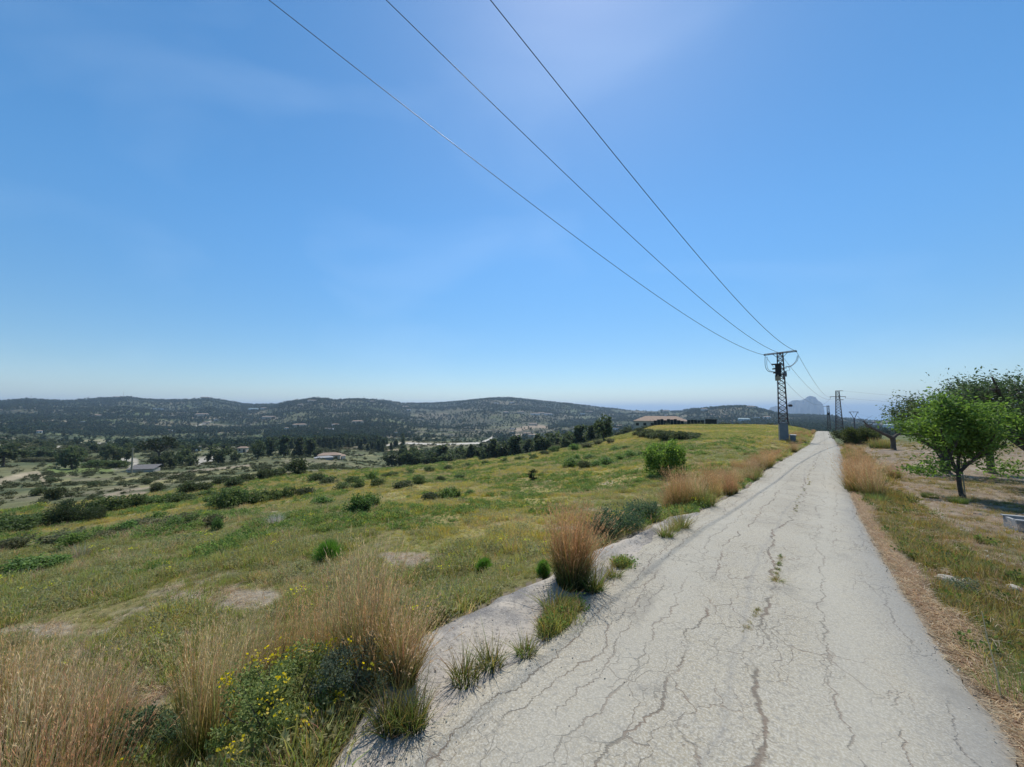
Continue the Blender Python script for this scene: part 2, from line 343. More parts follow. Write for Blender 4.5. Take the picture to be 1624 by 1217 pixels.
hill = mixc(hill, C(.12, .15, .06), sst(.60, .68, fbm(GX/170+5, GY/170, 3, 83))*.6)
dedge = np.interp(AZ, [math.atan2(c-CX, 598) for c in (0, 200, 400, 500, 600, 700, 850, 960, 1050, 1240, 1624)], [44, 48, 56, 62, 64, 74, 78, 105, 150, 150, 150])[:, None]
dd = GD*(1+.10*(n2-.5))
col = mixc(np.where(right[..., None], orch, fld), scrub, sst(.93, 1.05, dd/dedge))
col = mixc(col, hill, sst(450, 800, GD))
# terraces: pale treads below, dark stone walls
tread = sst(.3, .9, TM)*sst(.55, .8, fr)*(.35+.65*(nb > .5)); col = mixc(col, C(.24, .19, .12), tread*.55*(1-sst(2200, 3000, GD)))
col = mixc(col, C(.10, .09, .07), np.clip(WALL, 0, 1)*.75)
def seg_mask(pts, wd, dmin=0, dmax=1e9, soft=.6):
    m = np.zeros(GX.shape); P = np.array(pts, float)
    for a, b, wa, wb in zip(P[:-1], P[1:], wd[:-1] if hasattr(wd, '__len__') else [wd]*(len(P)-1), wd[1:] if hasattr(wd, '__len__') else [wd]*(len(P)-1)):
        v = b-a; t = np.clip(((PXX-a[0])*v[0]+(PYY-a[1])*v[1])/(v@v), 0, 1); dist = np.hypot(PXX-a[0]-t*v[0], (PYY-a[1]-t*v[1])); ww = wa+(wb-wa)*t
        m = np.maximum(m, 1-sst(ww*(1-soft)+.01, ww*(1+soft), dist+ (n3-.5)*ww*.8))
    return m*(GD > dmin)*(GD < dmax)
def paint(pts, wd, c, dmin=0, dmax=1e9, k=.9, soft=.5):
    global col
    col = mixc(col, C(*c), seg_mask(pts, wd, dmin, dmax, soft)*k)
PALE = (.42, .38, .31); DIRT = (.30, .245, .17)
paint([(340,784),(400,771),(440,757),(470,745),(484,738),(478,734)], [2, 3, 3, 3.5, 3, 2], DIRT, 25, 400)   # dirt track climbing the spur
paint([(178,741),(195,733),(214,733),(205,747)], [5, 8, 6, 3], PALE, 120, 400)          # farm yard
paint([(312,733),(332,729),(345,722)], [5, 5, 2], PALE, 120, 400)
paint([(170,792),(228,785)], [5, 5], (.33, .26, .19), 20, 400)
paint([(235,768),(300,748),(400,738)], [1.5, 2, 1.5], DIRT, 60, 400)
paint([(0,765),(30,755),(60,750),(72,766)], [5, 4, 3, 3], (.36, .30, .2), 60, 400)
paint([(165,786),(240,772)], [2, 2], DIRT, 60, 300)
paint([(440,770),(480,760),(500,757)], [2, 3, 3], (.32, .25, .18), 60, 400); paint([(530,752),(548,757)], [3, 3], (.36, .29, .21), 60, 400)
paint([(0,706),(80,703),(170,699)], [2, 2, 3], (.27, .25, .14), 300, 1200); paint([(90,709),(180,702)], [1, 1.3], PALE, 250, 1400)
paint([(600,708),(640,703),(700,705),(760,703),(776,698),(783,692)], [1, 1.3, 1, 1.2, 2, 1.5], (.55, .5, .42), 300, 2000, 1)
paint([(560,710),(660,700)], [1, 1], (.3, .25, .17), 300, 2000); paint([(615,715),(665,712)], [1.6, 1.6], (.30, .24, .15), 300, 2000)
paint([(820,682),(850,676),(870,678)], [3, 3, 2], (.33, .25, .17), 500, 2500); paint([(815,690),(850,690)], [2, 2], (.3, .24, .17), 500, 2500)
paint([(255,688),(290,682),(325,672),(345,664)], [.7, .8, .8, 1], PALE, 600, 3000)
paint([(40,668),(90,668),(130,670)], [2, 2, 1], (.24, .2, .13), 600, 3000); paint([(300,662),(360,664)], [1.5, 1.5], (.3, .25, .18), 600, 3000)
paint([(410,664),(440,664)], [1.5, 1.5], (.3, .25, .18), 600, 3000)
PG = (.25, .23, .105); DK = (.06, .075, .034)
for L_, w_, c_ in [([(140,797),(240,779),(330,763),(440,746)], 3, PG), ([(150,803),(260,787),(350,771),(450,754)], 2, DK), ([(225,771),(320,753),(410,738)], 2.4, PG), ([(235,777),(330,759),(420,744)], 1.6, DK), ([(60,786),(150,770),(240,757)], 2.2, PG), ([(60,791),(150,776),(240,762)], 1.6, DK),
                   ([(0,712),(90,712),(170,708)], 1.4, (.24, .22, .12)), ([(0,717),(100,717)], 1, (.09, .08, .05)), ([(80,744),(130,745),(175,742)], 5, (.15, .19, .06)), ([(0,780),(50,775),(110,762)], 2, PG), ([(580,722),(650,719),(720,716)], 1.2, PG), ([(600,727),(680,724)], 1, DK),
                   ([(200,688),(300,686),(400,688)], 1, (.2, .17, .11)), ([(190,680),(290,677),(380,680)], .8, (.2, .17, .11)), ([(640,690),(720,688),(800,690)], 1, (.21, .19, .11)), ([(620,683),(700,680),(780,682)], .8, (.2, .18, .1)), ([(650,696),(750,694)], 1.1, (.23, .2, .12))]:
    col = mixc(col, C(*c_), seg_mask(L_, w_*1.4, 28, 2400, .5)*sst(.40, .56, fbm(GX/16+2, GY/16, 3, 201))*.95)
# the field's mown stripes and green weed banks along its contour steps
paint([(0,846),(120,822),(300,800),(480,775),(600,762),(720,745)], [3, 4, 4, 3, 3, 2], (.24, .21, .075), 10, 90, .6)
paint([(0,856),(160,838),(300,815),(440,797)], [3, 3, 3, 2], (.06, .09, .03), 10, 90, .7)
paint([(1060,706),(1100,716),(1160,706)], [10, 14, 8], (.15, .12, .06), 20, 120, .5)
paint([(1140,690),(1210,684),(1100,682)], [6, 6, 4], (.11, .14, .04), 20, 140, .6)
paint([(960,720),(1000,700),(1020,690),(1010,684)], [4, 5, 4, 3], (.21, .2, .07), 20, 140, .6)
# verge straw beside the asphalt, right
qv = qG-qr(np.clip(sG, -14, 150)); col = mixc(col, C(.33, .255, .155), ((qv > 0)*(1-sst(.03, .17, qv+.3*(n3-.5)))*(sG > -14)*(sG < 40)))

_sc = np.clip(sG, -14, 150); col = mixc(col, C(.27, .22, .16), ((qG > qs(_sc)-.03) & (qG < qr(_sc)+.05) & (sG > -14) & (sG < 150))*1.)
# ------------------------------------------------------------ terrain mesh
gm = mat('ground', vcol=True, rough=.95, spec=.1)
t = gm.node_tree; l = t.links.new; b = t.nodes['Principled BSDF']; src = b.inputs['Base Color'].links[0].from_socket
geo = N(t, 'ShaderNodeNewGeometry'); n_a = N(t, 'ShaderNodeTexNoise', ins={'Scale': 9.0, 'Detail': 8.0, 'Roughness': .7}); n_b = N(t, 'ShaderNodeTexNoise', ins={'Scale': .22, 'Detail': 8.0, 'Roughness': .72})
l(geo.outputs['Position'], n_a.inputs['Vector']); l(geo.outputs['Position'], n_b.inputs['Vector'])
ra = N(t, 'ShaderNodeMapRange', ins={1: .3, 2: .7, 3: .6, 4: 1.35}); rb = N(t, 'ShaderNodeMapRange', ins={1: .3, 2: .7, 3: .65, 4: 1.3})
l(n_a.outputs['Fac'], ra.inputs[0]); l(n_b.outputs['Fac'], rb.inputs[0]); mm = N(t, 'ShaderNodeMath', operation='MULTIPLY'); l(ra.outputs[0], mm.inputs[0]); l(rb.outputs[0], mm.inputs[1])
hh = N(t, 'ShaderNodeHueSaturation'); l(src, hh.inputs['Color']); l(mm.outputs[0], hh.inputs['Value']); l(hh.outputs[0], b.inputs['Base Color'])
bp = N(t, 'ShaderNodeBump', ins={'Strength': .7, 'Distance': .05}); l(n_a.outputs['Fac'], bp.inputs['Height']); l(bp.outputs[0], b.inputs['Normal'])
na = len(AZ); V = np.stack([GX, GY, TAB], -1).reshape(-1, 3); ii, jj = np.meshgrid(np.arange(na-1), np.arange(ND-1), indexing='ij'); k = (ii*ND+jj).ravel()
Q = np.stack([k, k+1, k+ND+1, k+ND], 1)[:, ::-1]
V = np.vstack([V, [0, 0, float(TAB[:, 0].mean())]]); cn_ = len(V)-1; fan = np.stack([np.full(na-1, cn_), np.arange(na-1)*ND, (np.arange(na-1)+1)*ND], 1)[:, ::-1]
cc = np.vstack([col.reshape(-1, 3), [.25, .2, .14]])
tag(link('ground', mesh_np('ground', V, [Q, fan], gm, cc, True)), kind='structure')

# ------------------------------------------------------------ sea and headland
sm = mat('sea_water', (.10, .22, .36), .5, spec=.4); k = 96; a = np.linspace(0, 2*math.pi, k, endpoint=False)
sv = np.concatenate([np.stack([r*np.sin(a), r*np.cos(a), np.full(k, -180.)], 1) for r in (6600, 12000, 22000, 38000)])
sq = [(i*k+j, (i+1)*k+j, (i+1)*k+(j+1) % k, i*k+(j+1) % k) for i in range(3) for j in range(k)]
tag(link('sea', mesh_np('sea', sv, np.array(sq)[:, ::-1], sm)), kind='structure')
rp = [(1216,652),(1221.5,646),(1229,644.5),(1236,644),(1245,645),(1250,639.5),(1256,635.6),(1263,635),(1270,635.2),(1276,633),(1280,630),(1284,628.6),(1289,628.6),(1293,630.5),(1296,634),(1297.5,636.5),(1301,638),(1304,641.5),(1305.5,646),(1306.3,656)]
DR = 8000.; U = np.array([math.atan2(p[0]-CX, 600) for p in rp]); Zr_ = np.array([ray(*p)[2]/math.hypot(*ray(*p)[:2])*DR for p in rp])
uu = np.linspace(U[0]-.004, U[-1]+.0005, 110); zz = np.interp(uu, U, Zr_); zz[uu < U[0]] = -178; zz[uu > U[-1]] = -178
rows = []; vv = np.linspace(-1, 1, 41)
for v_ in vv:
    fall = np.clip(1-abs(v_)**2.2, 0, 1); cr_ = fbm(uu*260, np.full_like(uu, v_*6), 4, 91)-.5
    z_ = -185+(zz+185)*np.clip(fall**.7+cr_*.35*(abs(v_) > .12), 0, 1); z_ = np.minimum(z_, zz); dr = DR+v_*620
    rows.append(np.stack([np.sin(uu)*dr, np.cos(uu)*dr, z_], 1))
nv = len(uu); V = np.concatenate(rows); Q = [(i*nv+j, i*nv+j+1, (i+1)*nv+j+1, (i+1)*nv+j) for i in range(len(vv)-1) for j in range(nv-1)]
tag(link('headland_rock', mesh_np('headland_rock', V, np.array(Q), mat('rock_face', (.06, .068, .08), .95, noise=(.01, .3)), smooth=False)), kind='structure')

# ------------------------------------------------------------ road
rm = bpy.data.materials.new('asphalt_pale'); rm.use_nodes = True; t = rm.node_tree; b = t.nodes['Principled BSDF']; l = t.links.new
b.inputs['Roughness'].default_value = .88; b.inputs['Specular IOR Level'].default_value = .25
uvn = N(t, 'ShaderNodeUVMap', uv_map='UVMap')
def nz(sc, det=5., ro=.6, vec=None, dist=0.):
    n = N(t, 'ShaderNodeTexNoise', ins={'Scale': sc, 'Detail': det, 'Roughness': ro, 'Distortion': dist}); l(vec or uvn.outputs[0], n.inputs['Vector']); return n
def mr(s, a, b_, c, d): n = N(t, 'ShaderNodeMapRange', ins={1: a, 2: b_, 3: c, 4: d}); l(s, n.inputs[0]); return n.outputs[0]
def ma(op, a, b_=None):
    n = N(t, 'ShaderNodeMath', operation=op)
    for i, v in enumerate((a, b_)):
        if v is None: continue
        if isinstance(v, (int, float)): n.inputs[i].default_value = v
        else: l(v, n.inputs[i])
    return n.outputs[0]
def mixr(f, a, b_):
    n = N(t, 'ShaderNodeMix', data_type='RGBA'); l(f, n.inputs[0])
    for i, v in ((6, a), (7, b_)):
        if isinstance(v, tuple): n.inputs[i].default_value = (*v, 1)
        else: l(v, n.inputs[i])
    return n.outputs[2]
big = nz(.55, 5., .6); med = nz(4., 6., .65); fine = nz(75., 3., .7); grit = nz(28., 4., .75)
base = mixr(mr(big.outputs['Fac'], .35, .65, 0, 1), (.292, .252, .180), (.362, .318, .232))
base = mixr(mr(med.outputs['Fac'], .4, .75, 0, .45), base, (.30, .285, .25))
base = mixr(mr(fine.outputs['Fac'], .46, .60, 0, .75), base, (.50, .465, .385))
base = mixr(mr(grit.outputs['Fac'], .50, .62, 0, .6), base, (.20, .19, .165))
sep = N(t, 'ShaderNodeSeparateXYZ'); l(uvn.outputs[0], sep.inputs[0]); U_, S_ = sep.outputs[0], sep.outputs[1]
# warped coordinates for the crack net
wn = nz(1.6, 4., .6); wv = N(t, 'ShaderNodeVectorMath', operation='SCALE'); wv.inputs['Scale'].default_value = .55; l(wn.outputs['Color'], wv.inputs[0])
wn2 = nz(11., 3., .6); wv2 = N(t, 'ShaderNodeVectorMath', operation='SCALE'); wv2.inputs['Scale'].default_value = .085; l(wn2.outputs['Color'], wv2.inputs[0])
va = N(t, 'ShaderNodeVectorMath', operation='ADD'); l(uvn.outputs[0], va.inputs[0]); l(wv.outputs[0], va.inputs[1])
vb = N(t, 'ShaderNodeVectorMath', operation='ADD'); l(va.outputs[0], vb.inputs[0]); l(wv2.outputs[0], vb.inputs[1])
def vor(sx, sy, wid):
    mp_ = N(t, 'ShaderNodeMapping'); mp_.inputs['Scale'].default_value = (sx, sy, 1); l(vb.outputs[0], mp_.inputs[0])
    v = N(t, 'ShaderNodeTexVoronoi', feature='DISTANCE_TO_EDGE', voronoi_dimensions='2D'); v.inputs['Scale'].default_value = 1; l(mp_.outputs[0], v.inputs['Vector'])
    return mr(v.outputs['Distance'], wid*.25, wid, 1, 0)
mk = nz(.8, 3., .5, dist=.4); mk2 = nz(2.1, 3., .5); mkf = nz(5., 3., .5)
ck1 = ma('MULTIPLY', vor(4.6, 2.5, .022), mr(mk.outputs['Fac'], .42, .55, 0, .75))
ck2 = ma('MULTIPLY', vor(11., 8.0, .05), ma('MULTIPLY', mr(mk2.outputs['Fac'], .48, .6, 0, .8), mr(mk.outputs['Fac'], .44, .6, 0, 1)))
cracks = ma('MAXIMUM', ck1, ck2)
def longc(u0, amp, wid, seed, a=.40, b_=.5):
    cb = N(t, 'ShaderNodeCombineXYZ'); l(S_, cb.inputs[0]); cb.inputs[1].default_value = seed
    q1 = nz(.45, 3., .5, cb.outputs[0]); q2 = nz(3.2, 6., .7, cb.outputs[0]); q3 = nz(1.0, 2., .5, cb.outputs[0])
    off = ma('ADD', ma('MULTIPLY', ma('SUBTRACT', q1.outputs['Fac'], .5), amp), ma('MULTIPLY', ma('SUBTRACT', q2.outputs['Fac'], .5), .28))
    dist_ = ma('ABSOLUTE', ma('SUBTRACT', ma('SUBTRACT', U_, u0), off))
    ww = mr(mkf.outputs['Fac'], .35, .72, wid*.35, wid*2.0)
    return ma('MULTIPLY', ma('SUBTRACT', 1., ma('MINIMUM', 1., ma('DIVIDE', dist_, ww))), mr(q3.outputs['Fac'], a, b_, 0, 1))
lc = None
for i, (u0, am, wi, a_, b_) in enumerate([(-.84, .4, .0065, .42, .5), (-.55, .5, .007, .42, .5), (-.30, .35, .009, .40, .48), (.14, .5, .016, .40, .5), (.58, .4, .007, .42, .5), (.80, .4, .006, .45, .52), (1.08, .4, .007, .44, .52), (-1.0, .4, .006, .42, .5), (-.70, .3, .005, .45, .5)]):
    c_ = longc(u0, am, wi, 3.7*i+1, a_, b_); lc = c_ if lc is None else ma('MAXIMUM', lc, c_)
cracks = ma('MAXIMUM', cracks, ma('MINIMUM', 1., ma('MULTIPLY', lc, 1.6)))
# tar seam: a straighter, soft grey line
cb = N(t, 'ShaderNodeCombineXYZ'); l(S_, cb.inputs[0]); q1 = nz(.12, 2., .5, cb.outputs[0])
sd_ = ma('ABSOLUTE', ma('SUBTRACT', ma('SUBTRACT', U_, .05), ma('MULTIPLY', ma('SUBTRACT', q1.outputs['Fac'], .5), .7)))
base = mixr(mr(ma('ADD', sd_, ma('MULTIPLY', med.outputs['Fac'], .03)), .012, .05, .32, 0), base, (.19, .185, .175))
crc = mixr(mr(mk2.outputs['Fac'], .4, .6, 0, 1), (.14, .085, .055), (.10, .085, .065))
base = mixr(ma('MULTIPLY', cracks, .7), base, crc)
# greyer, smoother strip down the right side
rs = ma('MULTIPLY', mr(ma('ADD', U_, ma('MULTIPLY', big.outputs['Fac'], .7)), 1.15, 1.45, 0, .6), 1.0)
base = mixr(rs, base, (.25, .24, .215))
tyre = ma('MULTIPLY', ma('MAXIMUM', mr(ma('ABSOLUTE', ma('ADD', U_, ma('ADD', .62, ma('MULTIPLY', ma('SUBTRACT', big.outputs['Fac'], .5), .5)))), 0, .34, 1, 0), mr(ma('ABSOLUTE', ma('ADD', U_, ma('ADD', -.66, ma('MULTIPLY', ma('SUBTRACT', big.outputs['Fac'], .5), .5)))), 0, .34, 1, 0)), .45)
base = mixr(tyre, base, (.40, .37, .30))
stn = nz(.9, 6., .7, dist=1.2); base = mixr(mr(stn.outputs['Fac'],   .56, .68, 0, .5), base, (.20, .185, .155))
l(base, b.inputs['Base Color'])
hgt = ma('SUBTRACT', ma('ADD', ma('MULTIPLY', grit.outputs['Fac'], .30), ma('MULTIPLY', fine.outputs['Fac'], .25)), ma('MULTIPLY', cracks, 1.0))
bp = N(t, 'ShaderNodeBump', ins={'Strength': .55, 'Distance': .012}); l(hgt, bp.inputs['Height']); l(bp.outputs[0], b.inputs['Normal'])
ss = np.concatenate([np.arange(-14, 12, .06), np.arange(12, 40, .15), np.arange(40, 149.5, .5)]); nu = 26; uvs = []; V = []
for s_ in ss:
    a, c_ = float(ql(s_)), float(qr(s_)); a += (fbm(s_*2.1, 3., 4, 3)-.5)*.16*(s_ < 60); c_ += (fbm(s_*2.3, 8., 4, 4)-.5)*.12
    u = np.linspace(0, 1, nu); q = a+(c_-a)*u; x = s_*TX+q*TY; y = s_*TY-q*TX
    z = zr(s_)+.028*(1-(2*u-1)**2)+(fbm(x/.9, y/.9, 3, 11)-.5)*.028-.03*(u < .01)-.03*(u > .99)
    V.append(np.stack([x, y, z], 1)); uvs.append(np.stack([q-(c_+a)/2, np.full(nu, s_)], 1))
V = np.concatenate(V); uvs = np.concatenate(uvs); Q = [(i*nu+j, i*nu+j+1, (i+1)*nu+j+1, (i+1)*nu+j) for i in range(len(ss)-1) for j in range(nu-1)]
tag(link('road', mesh_np('road', V, np.array(Q), rm, smooth=True, uv=uvs)), kind='structure')
def RZs(s, q): return float(zr(s))
def W(s, q): return (s*TX+q*TY, s*TY-q*TX)
# concrete shoulder hump left of the asphalt
cm = bpy.data.materials.new('rough_concrete'); cm.use_nodes = True; t = cm.node_tree; b = t.nodes['Principled BSDF']; l = t.links.new; b.inputs['Roughness'].default_value = .92
uvn = N(t, 'ShaderNodeNewGeometry'); pv = uvn.outputs['Position']
a1 = nz(2.2, 6., .65, pv); a2 = nz(30., 5., .7, pv); a3 = nz(1.1, 4., .6, pv); a4 = nz(80., 3., .6, pv)
base = mixr(mr(a1.outputs['Fac'], .4, .62, 0, 1), (.44, .38, .30), (.33, .30, .26)); base = mixr(mr(a3.outputs['Fac'], .47, .57, 0, .9), base, (.15, .14, .13))
base = mixr(mr(a2.outputs['Fac'], .52, .62, 0, .7), base, (.16, .14, .12)); base = mixr(mr(a4.outputs['Fac'], .56, .68, 0, .6), base, (.56, .50, .42)); l(base, b.inputs['Base Color'])
bp = N(t, 'ShaderNodeBump', ins={'Strength': .8, 'Distance': .015}); l(a2.outputs['Fac'], bp.inputs['Height']); l(bp.outputs[0], b.inputs['Normal'])
ss = np.arange(SHS[0]-3, SHS[-1], .05); nu = 20; V = []
for s_ in ss:
    a, c_ = float(qs(s_)), float(ql(s_))+.12; a += (fbm(s_*2.7, 5., 4, 13)-.5)*.12; u = np.linspace(0, 1, nu); q = a+(c_-a)*u; x = s_*TX+q*TY; y = s_*TY-q*TX
    wd_ = c_-a; hump = .075*np.exp(-((u-.22)/.2)**2)*min(1, wd_/.5)
    z = zr(s_)-.022+hump*(1-u)+(fbm(x/.35, y/.35, 4, 15)-.5)*.05*(1-u*.7)-.3*(u < .01)-.02*(u > .9)
    V.append(np.stack([x, y, z], 1))
V = np.concatenate(V); Q = [(i*nu+j, i*nu+j+1, (i+1)*nu+j+1, (i+1)*nu+j) for i in range(len(ss)-1) for j in range(nu-1)]
tag(link('road_shoulder', mesh_np('road_shoulder', V, np.array(Q), cm, smooth=True)), kind='structure')

# ------------------------------------------------------------ plant builders
def blades(mb, n, rad, h, wid, lean=.25, curve=.35, segs=4, cb=(.09, .12, .03), cm_=(.25, .18, .07), ct=(.40, .22, .12), hv=.35, spread=1., head=0, wind=(0, 0), rbase=None):
    r = rad*np.sqrt(rng.random(n)); a = rng.random(n)*2*math.pi; bx, by = r*np.cos(a), r*np.sin(a)
    hh = h*(1-hv*rng.random(n)); dirx = bx/max(rad, 1e-3)*spread+rng.normal(0, .5, n)+wind[0]; diry = by/max(rad, 1e-3)*spread+rng.normal(0, .5, n)+wind[1]
    ln = lean*hh*(.4+.8*rng.random(n)); fa = rng.random(n)*math.pi; px_, py_ = np.cos(fa), np.sin(fa)
    t_ = np.linspace(0, 1, segs+1); T = t_[None]; ww = wid*(.6+.8*rng.random(n))
    f = T*(1-curve)+curve*T**2.4
    X = bx[:, None]+(dirx*ln)[:, None]*f; Y = by[:, None]+(diry*ln)[:, None]*f; dr = np.hypot(dirx, diry)*ln/hh
    Z = hh[:, None]*(T-.10*np.minimum(dr, 2)[:, None]*T**2)
    wd_ = ww[:, None]*np.maximum(1-T**1.6, .12)*.5
    A = np.stack([X-px_[:, None]*wd_, Y-py_[:, None]*wd_, Z], -1); B = np.stack([X+px_[:, None]*wd_, Y+py_[:, None]*wd_, Z], -1)
    V = np.stack([A, B], 2).reshape(n, -1, 3); m = 2*(segs+1); o = (np.arange(n)*m)[:, None]
    Q = np.concatenate([o+np.array([2*i, 2*i+1, 2*i+3, 2*i+2]) for i in range(segs)], 0)
    cb, cm_, ct = map(np.array, (cb, cm_, ct)); tt = t_[:, None]; c_ = np.where(tt < .4, cb+(cm_-cb)*tt/.4, cm_+(ct-cm_)*(tt-.4)/.6)
    Cc = np.repeat(c_, 2, 0)[None]*(.7+.6*rng.random((n, 1, 1)))*(1+.15*rng.normal(0, 1, (n, 1, 3)))
    mb.add(V.reshape(-1, 3), Q, None, np.clip(Cc, .005, .9).reshape(-1, 3))
    if head:   # seed heads: short fuzz near each tip
        k_ = int(n*head); ix = rng.integers(0, n, k_); tp = np.stack([X[ix, -1], Y[ix, -1], Z[ix, -1]], 1); pv_ = np.stack([X[ix, -2], Y[ix, -2], Z[ix, -2]], 1)
        dv = tp-pv_; dv /= np.linalg.norm(dv, axis=1)[:, None]+1e-9; p0 = tp-dv*(rng.random((k_, 1))*.14)*h
        side = rng.normal(0, 1, (k_, 3)); ln_ = (.02+.03*rng.random((k_, 1)))*h; p1 = p0+dv*ln_+side*ln_*.28; wv_ = np.cross(dv, side); wv_ /= np.linalg.norm(wv_, axis=1)[:, None]+1e-9; w2_ = wv_*wid*.55
        V = np.stack([p0, p0*.5+p1*.5-w2_, p1, p0*.5+p1*.5+w2_], 1); cc_ = np.array(ct)*(.8+.6*rng.random((k_, 1)))
        mb.add(V.reshape(-1, 3), np.arange(k_*4).reshape(-1, 4), None, np.repeat(cc_, 4, 0))
def leaves(mb, P, size, c0, c1, asp=.5, up=.3, jit=.3, outd=None):
    n = len(P); d = rng.normal(0, 1, (n, 3)); d[:, 2] = d[:, 2]*.7+up
    if outd is not None: d = d*.7+outd
    d /= np.linalg.norm(d, axis=1)[:, None]; r = rng.normal(0, 1, (n, 3)); s = np.cross(d, r); s /= np.linalg.norm(s, axis=1)[:, None]+1e-9
    sz = (size*(1-jit+2*jit*rng.random(n)))[:, None]; nn = np.cross(d, s)
    V = np.stack([P, P+d*sz*.5+s*sz*asp*.5+nn*sz*.08, P+d*sz, P+d*sz*.5-s*sz*asp*.5+nn*sz*.08], 1)
    m = rng.random((n, 1)); cc_ = (np.array(c0)*(1-m)+np.array(c1)*m)*(.75+.5*rng.random((n, 1)))
    mb.add(V.reshape(-1, 3), np.arange(n*4).reshape(-1, 4), None, np.repeat(cc_, 4, 0))
def clumps(n, cen, rad, ncl, crad, shell=.35, floor=None, flat=1.):
    """points in clumps spread through an ellipsoid"""
    d = rng.normal(0, 1, (ncl, 3)); d /= np.linalg.norm(d, axis=1)[:, None]; rr = (shell+(1-shell)*rng.random(ncl)**.6)[:, None]
    c = np.array(cen)+d*rr*np.array(rad); k_ = rng.integers(0, ncl, n); sz = (.6+.8*rng.random(ncl))[k_][:, None]
    p = rng.normal(0, 1, (n, 3)); p /= np.linalg.norm(p, axis=1)[:, None]; p *= rng.random((n, 1))**.4
    P = c[k_]+p*crad*sz*np.array((1, 1, flat))
    if floor is not None: P[:, 2] = np.maximum(P[:, 2], floor+.05*rng.random(n))
    return P
def limb(mb, p0, p1, r0, r1, bend=.12, k=6, seg=5):
    p0, p1 = np.array(p0, float), np.array(p1, float); t_ = np.linspace(0, 1, seg+1)[:, None]; Ln = np.linalg.norm(p1-p0)
    off = rng.normal(0, 1, 3)*bend*Ln; off2 = rng.normal(0, 1, 3)*bend*.5*Ln
    P = p0+(p1-p0)*t_+off*np.sin(t_*math.pi)*.5+off2*np.sin(t_*2*math.pi)*.4; mb.tube(P, np.linspace(r0, r1, seg+1), k); return P

def far_tree_mesh(kind, n=90):
    mb = MB()
    if kind == 'pine':
        for lv in range(6):
            z = .22+.13*lv; r = .34*(1-.13*lv)*(.8+.4*random.random())
            P = clumps(n//6, (rng.normal(0, .03), rng.normal(0, .03), z), (r, r, .07), 7, .15, .4); leaves(mb, P, .19, (.038, .064, .036), (.084, .112, .054), .9, .1)
    elif kind == 'round':
        P = clumps(n, (0, 0, .5), (.42, .42, .36), 12, .2, .4, 0); leaves(mb, P, .22, (.042, .066, .036), (.09, .115, .054), .9, .2)
    else:
        P = clumps(n*3, (0, 0, .3), (.5, .5, .28), 16, .16, .3, 0); leaves(mb, P, .13, (.07, .085, .04), (.15, .15, .07), .8, .2)
    return mb.mesh('crown', M['far'])
def scatter(name, pts, scl, idx, srcs, label=None, zr_=None, tilt=.1, kind='stuff'):
    n = len(pts); me = bpy.data.meshes.new(name); me.vertices.add(n); me.vertices.foreach_set('co', np.asarray(pts, np.float32).ravel())
    rt = np.zeros((n, 3), np.float32); rt[:, 2] = rng.random(n)*6.283; rt[:, :2] = rng.normal(0, tilt, (n, 2))
    a = me.attributes.new('rot', 'FLOAT_VECTOR', 'POINT'); a.data.foreach_set('vector', rt.ravel())
    sc = np.asarray(scl, np.float32); sc = np.repeat(sc[:, None], 3, 1) if sc.ndim == 1 else sc
    a = me.attributes.new('scl', 'FLOAT_VECTOR', 'POINT'); a.data.foreach_set('vector', sc.ravel())
    a = me.attributes.new('idx', 'INT', 'POINT'); a.data.foreach_set('value', np.asarray(idx, np.int32))
    c = bpy.data.collections.new(name+'_sources')
    for i, m_ in enumerate(srcs): c.objects.link(bpy.data.objects.new('%s_source_%02d' % (name, i), m_))
    o = link(name, me); ng = bpy.data.node_groups.new(name, 'GeometryNodeTree')
    ng.interface.new_socket('Geometry', in_out='INPUT', socket_type='NodeSocketGeometry'); ng.interface.new_socket('Geometry', in_out='OUTPUT', socket_type='NodeSocketGeometry')
    gi = N(ng, 'NodeGroupInput'); go = N(ng, 'NodeGroupOutput'); ip = N(ng, 'GeometryNodeInstanceOnPoints'); ci = N(ng, 'GeometryNodeCollectionInfo')
    ci.inputs['Collection'].default_value = c; ci.inputs['Separate Children'].default_value = True; ci.inputs['Reset Children'].default_value = True
    ip.inputs['Pick Instance'].default_value = True
    def at_(nm, ty):
        x = N(ng, 'GeometryNodeInputNamedAttribute', data_type=ty); x.inputs['Name'].default_value = nm; return [o_ for o_ in x.outputs if o_.enabled][0]
    lk = ng.links.new; lk(gi.outputs[0], ip.inputs['Points']); lk(ci.outputs[0], ip.inputs['Instance']); lk(at_('idx', 'INT'), ip.inputs['Instance Index'])
    r_ = N(ng, 'FunctionNodeEulerToRotation'); lk(at_('rot', 'FLOAT_VECTOR'), r_.inputs[0]); lk(r_.outputs[0], ip.inputs['Rotation'])
    lk(at_('scl', 'FLOAT_VECTOR'), ip.inputs['Scale']); lk(ip.outputs[0], go.inputs[0])
    md = o.modifiers.new('scatter', 'NODES'); md.node_group = ng; return tag(o, label=label, kind=kind)
def sector(n, d0, d1, a0, a1, p=1.):
    """random ground points; density per area ~ d^-p"""
    u = rng.random(n); e = 2-p
    d = (d0**e+(d1**e-d0**e)*u)**(1/e) if abs(e) > 1e-6 else d0*(d1/d0)**u
    a = R(a0)+(R(a1)-R(a0))*rng.random(n); return d*np.sin(a), d*np.cos(a), d
def edge_d(x, y): return np.interp(np.arctan2(x, y), AZ, dedge[:, 0])

